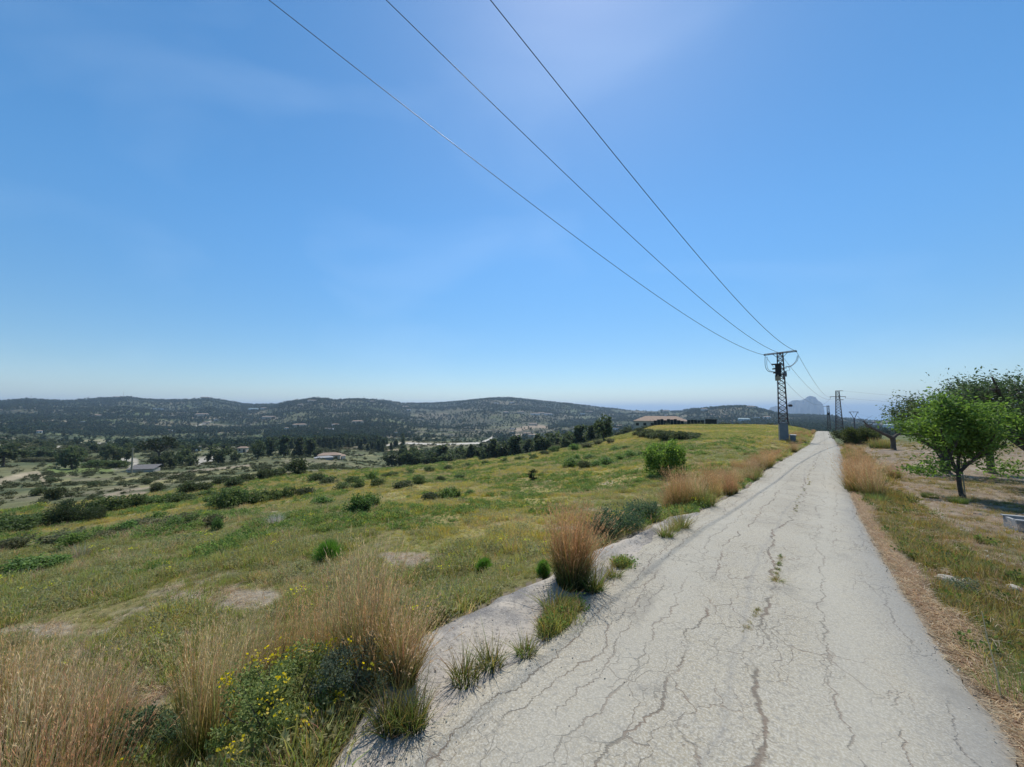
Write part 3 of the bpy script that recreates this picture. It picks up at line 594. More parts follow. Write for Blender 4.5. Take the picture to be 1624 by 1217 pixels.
# ------------------------------------------------------------ far woodland and scrub (uncountable)
pine_s = [far_tree_mesh('pine', 84) for _ in range(4)]; rnd_s = [far_tree_mesh('round', 80) for _ in range(4)]; scr_s = [far_tree_mesh('low', 60) for _ in range(3)]
x, y, d = sector(92000, 430, 3300, -62, 60, .95)
dens = sst(.40, .54, fbm(x/170, y/170, 4, 101))*.97+.4*sst(.45, .6, fbm(x/50, y/50, 3, 103)); dens *= np.where(bil(TM, x, y) > .5, .45, 1)
px_, py_ = proj(x, y, H(x, y))
wood = ((px_ > 440) & (px_ < 650) & (py_ > 632) & (py_ < 664) & (py_ < 664-(650-px_)*.05)) | ((px_ > 420) & (px_ < 640) & (py_ > 668) & (py_ < 712) & (py_ > 668+abs(px_-560)*.12)) | ((px_ > 600) & (px_ < 960) & (py_ > 708) & (d < 700))
wood |= (px_ < 270) & (py_ < 664) & (py_ > 640) & (px_ > 60) | (px_ > 1090) & (px_ < 1330)
clear = ((px_ > 600) & (px_ < 790) & (py_ > 694) & (py_ < 712)) | ((px_ < 185) & (py_ > 692) & (py_ < 712)) | ((px_ > 800) & (px_ < 870) & (py_ > 672) & (py_ < 692))
dens = np.where(wood, .95, dens); dens = np.where(clear, .03, dens); dens = np.where((py_ < 650) & (d > 1500), np.maximum(dens, .5+.45*sst(.4, .55, fbm(x/240, y/240, 3, 105))), dens)
keep = rng.random(len(x)) < dens; x, y, d = x[keep], y[keep], d[keep]; hgt_ = rng.uniform(4.5, 9.5, len(x))*(1+.25*sst(1400, 2600, d))*(.8+.35*vn(x/90, y/90, 5)); kd = rng.random(len(x)) < .55
sc = np.stack([hgt_*np.where(kd, 1, 1.05), hgt_*np.where(kd, 1, 1.05), hgt_*np.where(kd, 1.0, .85)], 1)
ix_ = np.where(kd, rng.integers(0, 4, len(x)), 4+rng.integers(0, 4, len(x)))
scatter('hillside_woodland', np.stack([x, y, H(x, y)-.3], 1), sc, ix_, pine_s+rnd_s, 'dark pine and oak woodland covering the far ridge and valley sides', tilt=.03)
x, y, d = sector(52000, 22, 1500, -62, 40, 1.3); ed = edge_d(x, y); ok = (d > ed*1.0) & (rng.random(len(x)) < sst(.44, .6, fbm(x/22, y/22, 4, 107))*.9*np.where(d < 110, .5, 1)+.16)
s_, q_s = x*TX+y*TY, x*TY-y*TX; ok &= q_s < ql(np.clip(s_, -14, 150))-4
cm2 = bil(col[..., 0].copy(), x, y); ok &= cm2 < .235
x, y, d = x[ok], y[ok], d[ok]; hh_ = rng.uniform(.35, 1.3, len(x))*np.where(d > 300, 1.9, 1)*np.where(d < 50, .6, 1.)*np.clip(d/100, .75, 1.5)
scatter('valley_scrub', np.stack([x, y, H(x, y)-.05], 1), np.stack([hh_*1.3, hh_*1.3, hh_*1.0], 1), rng.integers(0, 3, len(x)), scr_s, 'grey-green scrub covering the terraces below the field', tilt=.05)

# ------------------------------------------------------------ meadow: low grass, weeds, dry stems, small yellow flowers
def tuft(kind, j):
    mb = MB()
    if kind == 'green': blades(mb, 46, .10, .16, .006, .5, .5, 3, (.10, .135, .04), (.17, .19, .06), (.28, .28, .11))
    elif kind == 'yellow': blades(mb, 46, .11, .15, .005, .5, .5, 3, (.13, .16, .04), (.28, .25, .065), (.40, .34, .10))
    elif kind == 'dry': blades(mb, 30, .12, .17, .004, .7, .5, 3, (.26, .21, .11), (.36, .29, .17), (.46, .38, .25))
    elif kind == 'weed':
        P = clumps(90, (0, 0, .05), (.12, .12, .05), 9, .05, .1, .01); leaves(mb, P, .035, (.07, .125, .035), (.15, .22, .07), .6, .6)
        blades(mb, 8, .08, .14, .006, .4, .4, 3, (.06, .10, .02), (.10, .15, .04), (.16, .2, .06))
    elif kind == 'silver':
        P = clumps(80, (0, 0, .06), (.13, .13, .06), 9, .05, .1, .01); leaves(mb, P, .03, (.15, .17, .085), (.26, .26, .15), .5, .6)
    elif kind == 'flower':
        blades(mb, 18, .08, .17, .004, .5, .4, 3, (.07, .11, .02), (.12, .16, .04), (.2, .2, .06))
        P = rng.normal(0, .05, (14, 3))*np.array((1, 1, .3))+np.array((0, 0, .15)); leaves(mb, P, .014, (.75, .55, .03), (.8, .65, .08), 1., .9)
    mb.C = [np.clip(c_*np.array((1.46, 1.38, 1.18)), 0, .85) for c_ in mb.C]
    return mb.mesh('tuft', M['blade'])
kinds = ['green']*3+['yellow']*3+['dry']*2+['weed']*2+['silver']+['flower']
tf = [tuft(k_, j) for j, k_ in enumerate(kinds)]
def dull(me, m):
    me = me.copy(); a = me.attributes['Col']; c = np.empty(len(a.data)*4, np.float32); a.data.foreach_get('color', c); c = c.reshape(-1, 4); c[:, :3] *= m; a.data.foreach_set('color', c.ravel()); return me
tf2 = [dull(m_, np.array((.74, .68, .74) if i < 6 else (.78, .72, .70))) for i, m_ in enumerate(tf)]
x, y, d = sector(150000, 1.6, 75, -62, 41, 1.25); s_ = x*TX+y*TY; q_s = x*TY-y*TX; sc_ = np.clip(s_, -14, 150)
ok = (q_s < np.minimum(qs(sc_), ql(sc_))-.05-.1*rng.random(len(x))) & (d < edge_d(x, y)*1.15)
x, y, d = x[ok], y[ok], d[ok]
a1 = fbm(x/11, y/11, 4, 55)+.12*(fbm(x/2.3, y/2.3, 4, 51)-.5); so_ = fbm(x/2.3, y/2.3, 4, 51)*.6+fbm(x/.55, y/.55, 3, 59)*.4+.05*(1-sst(5, 14, d))
rr = rng.random(len(x)); ok = rr < 1-.9*soilf(x, y); x, y, d, a1, so_ = [v[ok] for v in (x, y, d, a1, so_)]
g_ = sst(.46, .64, a1+.13*(1-sst(7, 18, d))-.07*sst(14, 28, d)); u1 = rng.random(len(x)); u2 = rng.random(len(x)); ws = fbm(x/3.7, y/3.7, 3, 111)
ix_ = np.where(u1 < g_, rng.integers(0, 3, len(x)), 3+rng.integers(0, 3, len(x)))
ix_ = np.where(u2 < .13+.35*sst(.5, .68, fbm(x/1.7+3, y/1.7, 3, 115)), 6+rng.integers(0, 2, len(x)), ix_); ix_ = np.where((u2 > .45) & (ws > .5), 8+rng.integers(0, 2, len(x)), ix_)
ix_ = np.where((u2 > .72) & (ws < .5), 10, ix_); ix_ = np.where((u2 > .988) & (d > 3), 11, ix_)
scl = rng.uniform(.45, 1.15, len(x))*(1+sst(10, 60, d)*1.)*(.4+.9*sst(.3, .75, fbm(x/.9, y/.9, 3, 113)))
scatter('meadow', np.stack([x, y, H(x, y)-.01], 1), np.stack([scl*1.15, scl*1.15, scl], 1), ix_, tf, 'low green and yellow weeds and grass covering the sloping field', tilt=.15)
x, y, d = sector(34000, 60, 150, 3, 41, .8); s_ = x*TX+y*TY; q_s = x*TY-y*TX; ok = (q_s < ql(np.clip(s_, -14, 150))-.5) & (d < edge_d(x, y)*1.0); x, y, d = x[ok], y[ok], d[ok]
a1 = fbm(x/11, y/11, 4, 55); ix_ = np.where(rng.random(len(x)) < sst(.4, .58, a1)*.8, rng.integers(0, 3, len(x)), 3+rng.integers(0, 5, len(x)))
scatter('far_meadow', np.stack([x, y, H(x, y)-.01], 1), rng.uniform(1.2, 3., len(x))*(.3+1.1*fbm(x/4, y/4, 3, 119)), ix_, tf, 'grass covering the crest of the field towards the tile-roofed house', tilt=.15)
# orchard side: patchy turf, cut dry stems
x, y, d = sector(42000, 2.2, 75, 41, 66, 1.2); s_ = x*TX+y*TY; q_s = x*TY-y*TX; ok = q_s > qr(np.clip(s_, -14, 150))+.12
gm_ = fbm(x/1.6, y/1.6, 4, 75); band = (q_s-qr(np.clip(s_, -14, 150)) < 1.3) & (q_s-qr(np.clip(s_, -14, 150)) > .28)
ok &= rng.random(len(x)) < np.where(gm_ > .61, .75, np.where(band, .75, .16))*np.where((d > 24) & ~band & (d < 55), .25, 1); x, y, d, gm_, q_s = [v[ok] for v in (x, y, d, gm_, q_s)]
u1 = rng.random(len(x)); band = (q_s-qr(np.clip(x*TX+y*TY, -14, 150)) < 1.3)
ix_ = np.where(((gm_ > .61) | band) & (u1 < .30), rng.integers(0, 3, len(x)), np.where(u1 < .5, 3+rng.integers(0, 3, len(x)), 6+rng.integers(0, 2, len(x))))
scl = rng.uniform(.3, .75, len(x))*(1+sst(10, 60, d)*1.)
scatter('orchard_turf', np.stack([x, y, H(x, y)-.01], 1), scl, ix_, tf2, 'patchy grass and weeds on the dry orchard ground right of the road', tilt=.15)
n = 7000; s_ = 1.5+40*rng.random(n)**1.7; lf = .14+.16*fbm(s_/1.3, s_*0, 3, 171); q_s = qr(s_)+lf+np.abs(rng.normal(0, .42, n)); x, y = s_*TX+q_s*TY, s_*TY-q_s*TX; ok = fbm(x/.5, y/.5, 3, 173) > .4; x, y, s_ = x[ok], y[ok], s_[ok]; u1 = rng.random(len(x))
scatter('verge_turf', np.stack([x, y, H(x, y)-.01], 1), rng.uniform(.35, .95, len(x))*(1+s_/30), np.where(u1 < .42, rng.integers(0, 3, len(x)), np.where(u1 < .7, 3+rng.integers(0, 3, len(x)), np.where(u1 < .85, 6+rng.integers(0, 2, len(x)), 8+rng.integers(0, 3, len(x))))), tf2, 'dull olive grass and weeds along the verge right of the asphalt', tilt=.2)
def straw_src(j):
    mb = MB()
    for _ in range(16):
        a = random.random()*6.28; L_ = random.uniform(.05, .16); c = np.array((random.gauss(0, .06), random.gauss(0, .06), random.uniform(.002, .03))); d_ = np.array((math.cos(a), math.sin(a), random.gauss(0, .12)))*L_
        p = np.array((-math.sin(a), math.cos(a), 0))*random.uniform(.0012, .003); m = c+d_*.5+np.array((0, 0, .01)); cc_ = np.array(random.choice([(.44, .30, .17), (.56, .42, .25), (.36, .23, .14), (.62, .52, .35)]))
        mb.add([c-p, c+p, m+p, m-p, c+d_+p*.4, c+d_-p*.4], [(0, 1, 2, 3), (3, 2, 4, 5)], None, np.tile(cc_*random.uniform(.7, 1.2), (6, 1)))
    return mb.mesh('straw', M['blade'])
st_ = [straw_src(j) for j in range(4)]; n = 15000
s_ = 1.2+26*rng.random(n)**1.8; q_s = qr(s_)+.075+np.abs(rng.normal(0, 1, n))*(.02+.085*sst(.3, .75, fbm(s_/.8, s_*0+2, 3, 161))); wide = rng.random(n) < .36; q_s = np.where(wide, qr(s_)+rng.uniform(.1, 5, n), q_s)
q_s = np.maximum(q_s, qr(s_)+.06); x, y = s_*TX+q_s*TY, s_*TY-q_s*TX; ok = (~wide) | (fbm(x/1.3, y/1.3, 3, 117) > .5); x, y, s_ = x[ok], y[ok], s_[ok]
scatter('straw_litter', np.stack([x, y, np.maximum(H(x, y), zr(s_)-.04*(0*s_))+.004], 1), rng.uniform(.4, .8, len(x)), rng.integers(0, 4, len(x)), st_, 'flattened rusty straw lying along the right edge of the asphalt', tilt=.1)
x, y, d = sector(22000, 2, 26, -62, 38, 1.2); s_ = x*TX+y*TY; q_s = x*TY-y*TX; sc_ = np.clip(s_, -14, 150); so_ = fbm(x/2.3, y/2.3, 4, 51)*.6+fbm(x/.55, y/.55, 3, 59)*.4; ok = (q_s < qs(sc_)-.1) & (rng.random(len(x)) < .12+.88*soilf(x, y))
x, y = x[ok], y[ok]; scatter('dead_stalk_litter', np.stack([x, y, H(x, y)+.004], 1), rng.uniform(.5, 1., len(x)), rng.integers(0, 4, len(x)), st_, 'pale broken stalks strewn over the bare soil patches of the field', tilt=.15)
# gravel crumbs along the asphalt edges
def crumb():
    mb = MB(); V = np.array([(1, 0, 0), (0, 1, 0), (-1, 0, 0), (0, -1, 0), (0, 0, .7), (0, 0, -.7)])*rng.uniform(.6, 1.2, (6, 1)); mb.c = (.45, .40, .32)
    mb.add(V, None, [(0, 1, 4), (1, 2, 4), (2, 3, 4), (3, 0, 4), (1, 0, 5), (2, 1, 5), (3, 2, 5), (0, 3, 5)]); return mb.mesh('crumb', M['stonev'])
M['stonev'] = mat('crumb_stone', vcol=True, rough=.9, hsvr=.35)
n = 6500; s_ = 1.+34*rng.random(n)**2; lf = rng.random(n) < .6; q_s = np.where(lf, ql(s_)+rng.normal(-.02, .10, n), qr(s_)+rng.normal(.06, .09, n)); ins = rng.random(n) < .3
q_s = np.where(ins & lf, qs(s_)+(ql(s_)-qs(s_))*rng.random(n), q_s); q_s = np.where(rng.random(n) < .06, ql(s_)+rng.random(n)*.8, q_s)
x, y = s_*TX+q_s*TY, s_*TY-q_s*TX; u_ = (q_s-ql(s_))/(qr(s_)-ql(s_)); z = zr(s_)+np.where((u_ > .02) & (u_ < .98), .028*(1-(2*u_-1)**2), 0)+(fbm(x/.9, y/.9, 3, 11)-.5)*.028*((u_ > 0) & (u_ < 1))
u2_ = np.clip((q_s-qs(s_))/(ql(s_)+.12-qs(s_)), 0, 1); insh = (q_s > qs(s_)) & (q_s < ql(s_))
z = np.where(insh, zr(s_)-.02+.075*np.exp(-((u2_-.22)/.2)**2)*(1-u2_)*np.clip((ql(s_)-qs(s_))/.5, 0, 1), z)
scatter('gravel', np.stack([x, y, z+.002], 1), .003+.008*rng.random(n)**3, rng.integers(0, 4, n), [crumb() for _ in range(4)], 'loose pale gravel crumbs along the broken road edges', tilt=1.)

# ------------------------------------------------------------ tall grass tussocks
GB, GMc, GT = (.10, .13, .035), (.30, .21, .075), (.50, .305, .16)
def tussock_mesh(n, rad, h, kind='russet', head=6, lean=.22, wind=(.25, -.1), wid=.0042):
    mb = MB(); lean *= 1.35
    if kind == 'russet':
        blades(mb, n, rad, h, wid, lean, .4, 5, GB, GMc, GT, .72, head=head, wind=wind)
        blades(mb, int(n*.6), rad, h*.5, wid*1.5, lean*1.8, .5, 4, (.05, .08, .02), (.12, .14, .04), (.26, .22, .09), .5)
    elif kind == 'tan':
        blades(mb, n, rad, h, wid, lean, .4, 5, (.09, .14, .035), (.30, .235, .09), (.53, .39, .22), .7, head=head, wind=wind)
        blades(mb, int(n*.5), rad, h*.55, wid*1.4, lean*1.5, .5, 4, (.05, .085, .02), (.13, .16, .04), (.3, .25, .11), .5)
    else:
        blades(mb, n, rad, h, wid*1.2, lean*1.6, .5, 4, (.05, .08, .02), (.16, .19, .05), (.38, .29, .11), .78)
    return mb.mesh('tussock', M['blade'])
def place(name, me, p, label, cat, group=None, rz=0, sc=1., sz=None):
    o = link(name, me, None, p, rz); o.scale = (sc, sc, sc*(sz or 1)); return tag(o, label, cat, group)
def onw(px, py, q=None):   # ground point under a pixel, slightly sunk
    p = G(px, py) if py < 1217 else Vector(onroad(px, py, -.5)); p = Vector((p[0], p[1], float(H(p[0], p[1])))); return p-Vector((0, 0, .02))
def rpt(px, py):
    P = onroad(px, py, .0); return Vector((P[0], P[1], P[2]-.02))
tn = tussock_mesh(1300, .14, .84, 'russet', 5, .22)
place('grass_tussock', tn, rpt(906, 926), 'big russet tussock alone on the concrete shoulder, tallest grass beside the near asphalt', 'grass')
tg = tussock_mesh(300, .085, .34, 'green', 0, .42); tg2 = tussock_mesh(170, .08, .22, 'green', 0, .5)
place('grass_tussock', tg, rpt(941, 934), 'yellow-green tussock leaning against the foot of the big russet one', 'grass')
place('grass_tussock', tg2, rpt(973, 915), 'small tuft on the asphalt edge just right of the big russet tussock', 'grass', sc=.9)
for px, py, sc, k_, lab in [(738,1076,1.05,0,'low dark green tuft in the shoulder joint, nearest of the joint weeds to the foreground'), (778,1052,1.,0,'golden tuft in the shoulder joint between two darker weeds'), (834,1034,.85,0,'short orange-tipped tuft in the middle of the shoulder joint'),
        (866,1006,.8,0,'brownish tuft at the bend of the weedy shoulder joint'), (880,968,1.2,0,'upright leafy weed in the joint right below the big russet tussock'), (655,1148,.8,1,'splayed green and straw tuft at the asphalt edge in the foreground'), (622,1150,.9,1,'small straw-coloured tuft on pale gravel beside the splayed tuft'),
        (1056,852,.9,1,'small round grey-green tuft at the edge where the shoulder ends'), (1081,838,1.1,1,'narrow tuft standing in front of the first roadside russet band'), (1070,843,.7,1,'tiny tuft squeezed between two tufts at the end of the shoulder')]:
    place('joint_tuft', tg if k_ else tg2, rpt(px, py), lab, 'grass', 'tufts growing along the left asphalt edge', rz=random.random()*6, sc=sc)
# weeds filling the joint
n = 1800; s_ = np.concatenate([1.9+3.4*rng.random(n)]); q_s = ql(s_)+rng.normal(-.02, .035, n); ok = fbm(s_*2.6, s_*0, 3, 131) > .47; s_, q_s = s_[ok], q_s[ok]
x, y = s_*TX+q_s*TY, s_*TY-q_s*TX; scatter('joint_weeds', np.stack([x, y, zr(s_)-.02], 1), rng.uniform(.3, .85, len(x)), rng.choice([0, 1, 3, 4, 6, 8], len(x)), tf, 'line of small weeds in the joint between asphalt and concrete shoulder', tilt=.3)
tus = [tussock_mesh(520, .17, 1.0, 'russet', 5, .2, (.3, 0)), tussock_mesh(520, .2, .95, 'russet', 5, .24, (.2, .1)), tussock_mesh(460, .16, .9, 'tan', 5, .24, (.3, -.1)), tussock_mesh(420, .2, .7, 'green', 0, .25)]
def verge(s0, s1, n, o0, o1, side, label, group, hs=(.7, 1.05), pk=(.45, .3, .15, .1)):
    for i_ in range(n):
        s_ = s0+(s1-s0)*((i_+random.random())/n)**1.25; off = random.uniform(o0, o1); q = float(ql(s_))-off if side < 0 else float(qr(s_))+off
        x_, y_ = W(s_, q); k_ = random.choices(range(4), pk)[0]; z_ = float(H(x_, y_)) 
        place('grass_tussock', tus[k_], (x_, y_, z_-.03), label, 'grass', group, random.random()*6.28, random.uniform(*hs))
verge(8.4, 11.5, 15, .05, .9, -1, 'russet seeding tussock in the dense clump where the left verge begins', 'tussocks of the first russet clump', (.55, 1.05), (.4, .2, .25, .15))
verge(11, 24, 56, .0, 1.7, -1, 'russet tussock in the continuous tall band left of the road', 'tussocks along the left verge', (.4, .85), (.3, .2, .2, .3))
verge(22, 62, 80, .05, 2.6, -1, 'russet tussock in the thinning band towards the near pylon', 'tussocks along the far left verge', (.35, .8), (.35, .2, .15, .3))
verge(60, 118, 50, .2, 3.0, -1, 'brownish tussock on the left verge beyond the near pylon', 'tussocks beyond the near pylon', (.6, 1.), (.3, .2, .1, .4))
verge(13.6, 18.5, 13, .12, .55, 1, 'tall rusty tussock in the dense clump right of the road', 'tussocks of the right-hand rusty clump', (.75, 1.3), (.6, .3, .1, 0))
verge(19, 60, 22, .3, 1.6, 1, 'tan tussock on the right verge behind the rusty clump', 'tussocks on the far right verge', (.5, .8), (.2, .3, .3, .2))
verge(8.6, 60, 64, .0, 1.4, -1, 'short yellowish tussock at the foot of the taller verge grass', 'short tussocks along the left verge', (.25, .5), (.1, .1, .3, .5))
# foreground tall stands
fg = [tussock_mesh(430, .15, 1.05, 'tan', 5, .17, (.28, .05), .0034), tussock_mesh(380, .16, 1.0, 'russet', 5, .19, (.3, 0), .0034), tussock_mesh(260, .15, .95, 'tan', 5, .24, (.4, .1), .0032)]
FG = [(330,1190,0,.95,'tall tan and green tussock, leftmost of the stand beside the yellow-flowered shrub'), (310,1120,1,.78,'thin rusty tussock behind the leftmost tan one in the central stand'), (392,1110,0,.8,'tan tussock rising just behind the yellow-flowered shrub'), (352,1160,2,.85,'sparse pale tussock between shrub and leftmost tall tussock'),
      (455,1075,1,.86,'reddish tussock behind the middle of the yellow-flowered shrub'), (500,1045,2,.85,'sparse tussock with pale drooping plumes behind the shrub'), (520,1075,1,.75,'rusty tussock at the back of the shrub, half hidden by silver-green stems'), (575,1065,0,.95,'tall golden tussock left of the pale shoulder, right of the shrub'),
      (600,1085,1,.80,'rusty-topped tussock at the right end of the foreground stand'), (560,1030,2,.8,'loose tussock at the back right of the foreground stand')]
for px, py, k_, sc, lab in FG: place('tall_grass', fg[k_], onw(px, py), lab, 'grass', 'tall foreground grasses beside the shoulder', random.random()*.6, sc)
place('tall_grass', tussock_mesh(520, .07, .56, 'tan', 6, .3, (.35, 0), .0034), rpt(640, 1083), 'dense dark-footed tussock at the broken shoulder edge, right of the golden one', 'grass')
for px, py, k_, sc, lab in [(-10,1214,1,1.,'rusty grass clump in the bottom left corner of the photo'), (45,1214,0,.95,'tan grass clump second from the bottom left corner'), (-40,1150,1,.95,'reddish grass at the left edge behind the corner clump'), (98,1205,2,.95,'loose pale stems third from the bottom left corner'),
        (130,1165,2,.85,'thin pale stems between the corner clumps and the bare soil'), (15,1120,2,.85,'loose brown stems farthest back at the left edge'), (150,1214,0,.8,'short brown stems by the dark leafy weeds at the bottom'),        (20,1300,0,1.05,'tall tan clump whose base lies below the bottom left of the photo'), (110,1300,1,1.,'rusty clump based below the bottom edge, left of the dark weeds'), (180,1165,2,.6,'single loose spray of dry stems standing before the bare soil patch')]:
    place('tall_grass', fg[k_], onw(px, py), lab, 'grass', 'tall grasses in the bottom left corner', random.random()*.6, sc)

# ------------------------------------------------------------ shrubs
def shrub_parts(name, p, label, cat, w_, h_, nl, ls, c0, c1, ncl=26, stems=9, group=None, flowers=0, asp=.5, fcol=(.8, .62, .04), crad=.16, mesh=None, rz=0):
    r = empty(name, p, rz, label, cat, group)
    if mesh is None:
        mb = MB(); P = clumps(nl, (0, 0, h_*.52), (w_*.42, w_*.42, h_*.42), ncl, crad*w_, .25, .02); leaves(mb, P, ls, c0, c1, asp, .4)
        sb = MB()
        for _ in range(stems):
            a = random.random()*6.28; rr_ = random.uniform(.1, .42)*w_; limb(sb, (random.gauss(0, .03)*w_, random.gauss(0, .03)*w_, -.02), (math.cos(a)*rr_, math.sin(a)*rr_, h_*random.uniform(.5, .95)), .018*h_, .004*h_, .1, 5, 4)
        mesh = [mb.mesh('foliage', M['leafr']), sb.mesh('stem', M['bark'])]
        if flowers:
            fb = MB(); P = clumps(flowers, (0, 0, h_*.6), (w_*.46, w_*.46, h_*.46), 24, .06*w_, .8, h_*.25); leaves(fb, P, .016, fcol, tuple(v*.8 for v in fcol), 1., .8); mesh.append(fb.mesh('flowers', M['leaf']))
    for m_, nm in zip(mesh, ('foliage', 'stems', 'flowers')): link(nm, m_, r)
    return r, mesh
p = onw(452, 1172); shrub_parts('flowering_shrub', p, 'green broom-like shrub dotted with yellow flowers in the foreground grass', 'shrub', .80, .48, 9500, .021, (.15, .22, .055), (.34, .40, .14), 46, 16, flowers=420, crad=.10)
p = onw(560, 1120); shrub_parts('flowering_shrub', p, 'smaller silvery-green shrub between the yellow-flowered one and the shoulder', 'shrub', .5, .42, 3600, .017, (.09, .12, .07), (.18, .21, .13), 24, 10, flowers=40, crad=.12)
p = onw(225, 1200); shrub_parts('leafy_weed', p, 'dark green leafy weeds at the bottom edge between the tall grasses', 'plant', .75, .32, 4200, .028, (.05, .09, .035), (.14, .19, .09), 30, 8, crad=.12)
def fennel(p, w_, h_, label):
    r = empty('fennel_plant', p, 0, label, 'plant'); mb = MB()
    n = 2600; a = rng.random(n)*6.283; el = rng.random(n)**.6*1.45; rr_ = (.55+.45*rng.random(n))
    P0 = np.stack([np.cos(a)*np.cos(el)*w_*.5, np.sin(a)*np.cos(el)*w_*.5, np.sin(el)*h_], 1)*(rr_*.55)[:, None]; D = np.stack([np.cos(a)*np.cos(el), np.sin(a)*np.cos(el), np.sin(el)+.2], 1)+rng.normal(0, .3, (n, 3))
    D /= np.linalg.norm(D, axis=1)[:, None]; Ln = (.30*h_*rr_)[:, None]; s = np.cross(D, rng.normal(0, 1, (n, 3))); s /= np.linalg.norm(s, axis=1)[:, None]; P1 = P0+D*Ln
    V = np.stack([P0-s*.003, P0+s*.003, P1+s*.001, P1-s*.001], 1); c = np.array((.055, .13, .02))*(1-rr_[:, None])+np.array((.13, .26, .045))*rr_[:, None]
    mb.add(V.reshape(-1, 3), np.arange(n*4).reshape(-1, 4), None, np.repeat(c, 4, 0)); mb.obj('foliage', M['leaf'], r)
    sb = MB(); 
    for _ in range(7): a = random.random()*6.28; sb.tube([(0, 0, 0), (math.cos(a)*w_*.12, math.sin(a)*w_*.12, h_*.4), (math.cos(a)*w_*.25, math.sin(a)*w_*.25, h_*.75)], [.006, .004, .002], 5)
    sb.obj('stems', M['leafstem'], r)
M['leafstem'] = mat('green_stem', (.12, .17, .06), .6)
fennel(onw(520, 889), .82, .50, 'feathery bright green fennel bush, larger one, in the middle of the field')
fennel(onw(768, 907), .40, .28, 'small round feathery green plant in the field near the shoulder')
fennel(onw(862, 912), .16, .22, 'little upright green plant just outside the shoulder edge')
# dark green weeds bank right of the big tussock
for i, (px, py, w_, h_, lab) in enumerate([(985, 850, .9, .42, 'blue-green weedy bush against the shoulder, behind the big russet tussock'), (1020, 833, .7, .4, 'dark weedy bush at the foot of the first russet clump'), (955, 862, .55, .35, 'low green weeds hard against the shoulder edge, left of the blue-green bush')]):
    shrub_parts('weed_bush', onw(px, py-6), lab, 'plant', w_, h_, 3400, .03, (.05, .085, .045), (.12, .17, .08), 26, 6, crad=.16)
# bright shrub in the field + leafy bank rows
shrub_parts('field_shrub', onw(1056, 757), 'bright green upright shrub standing in the field beside the russet grass', 'shrub', 2.5, 2.0, 9000, .11, (.09, .18, .03), (.22, .34, .07), 40, 14, crad=.13)
lows = []
for k_, (c0, c1) in enumerate([((.08, .14, .035), (.20, .29, .08)), ((.07, .11, .035), (.15, .20, .065)), ((.09, .10, .045), (.18, .175, .085)), ((.05, .07, .03), (.11, .13, .05))]):
    mb = MB(); P = clumps(1300, (0, 0, .32), (.5, .5, .26), 16, .2, .3, .01); leaves(mb, P, .085, c0, c1, .65, .4); lows.append(mb.mesh('foliage', M['leafr']))
sb = MB()
for _ in range(6): a = random.random()*6.28; limb(sb, (0, 0, -.03), (math.cos(a)*.35, math.sin(a)*.35, random.uniform(.25, .5)), .02, .006, .1, 5, 3)
lstem = sb.mesh('stems', M['bark'])
def low(px, py, w_, h_, k_, label, group, name='low_shrub', p=None):
    p = p or onw(px, py); r = empty(name, p, random.random()*6.28, label, 'shrub', group); r.scale = (w_, w_, h_/.62); link('foliage', lows[k_], r); link('stems', lstem, r); return r
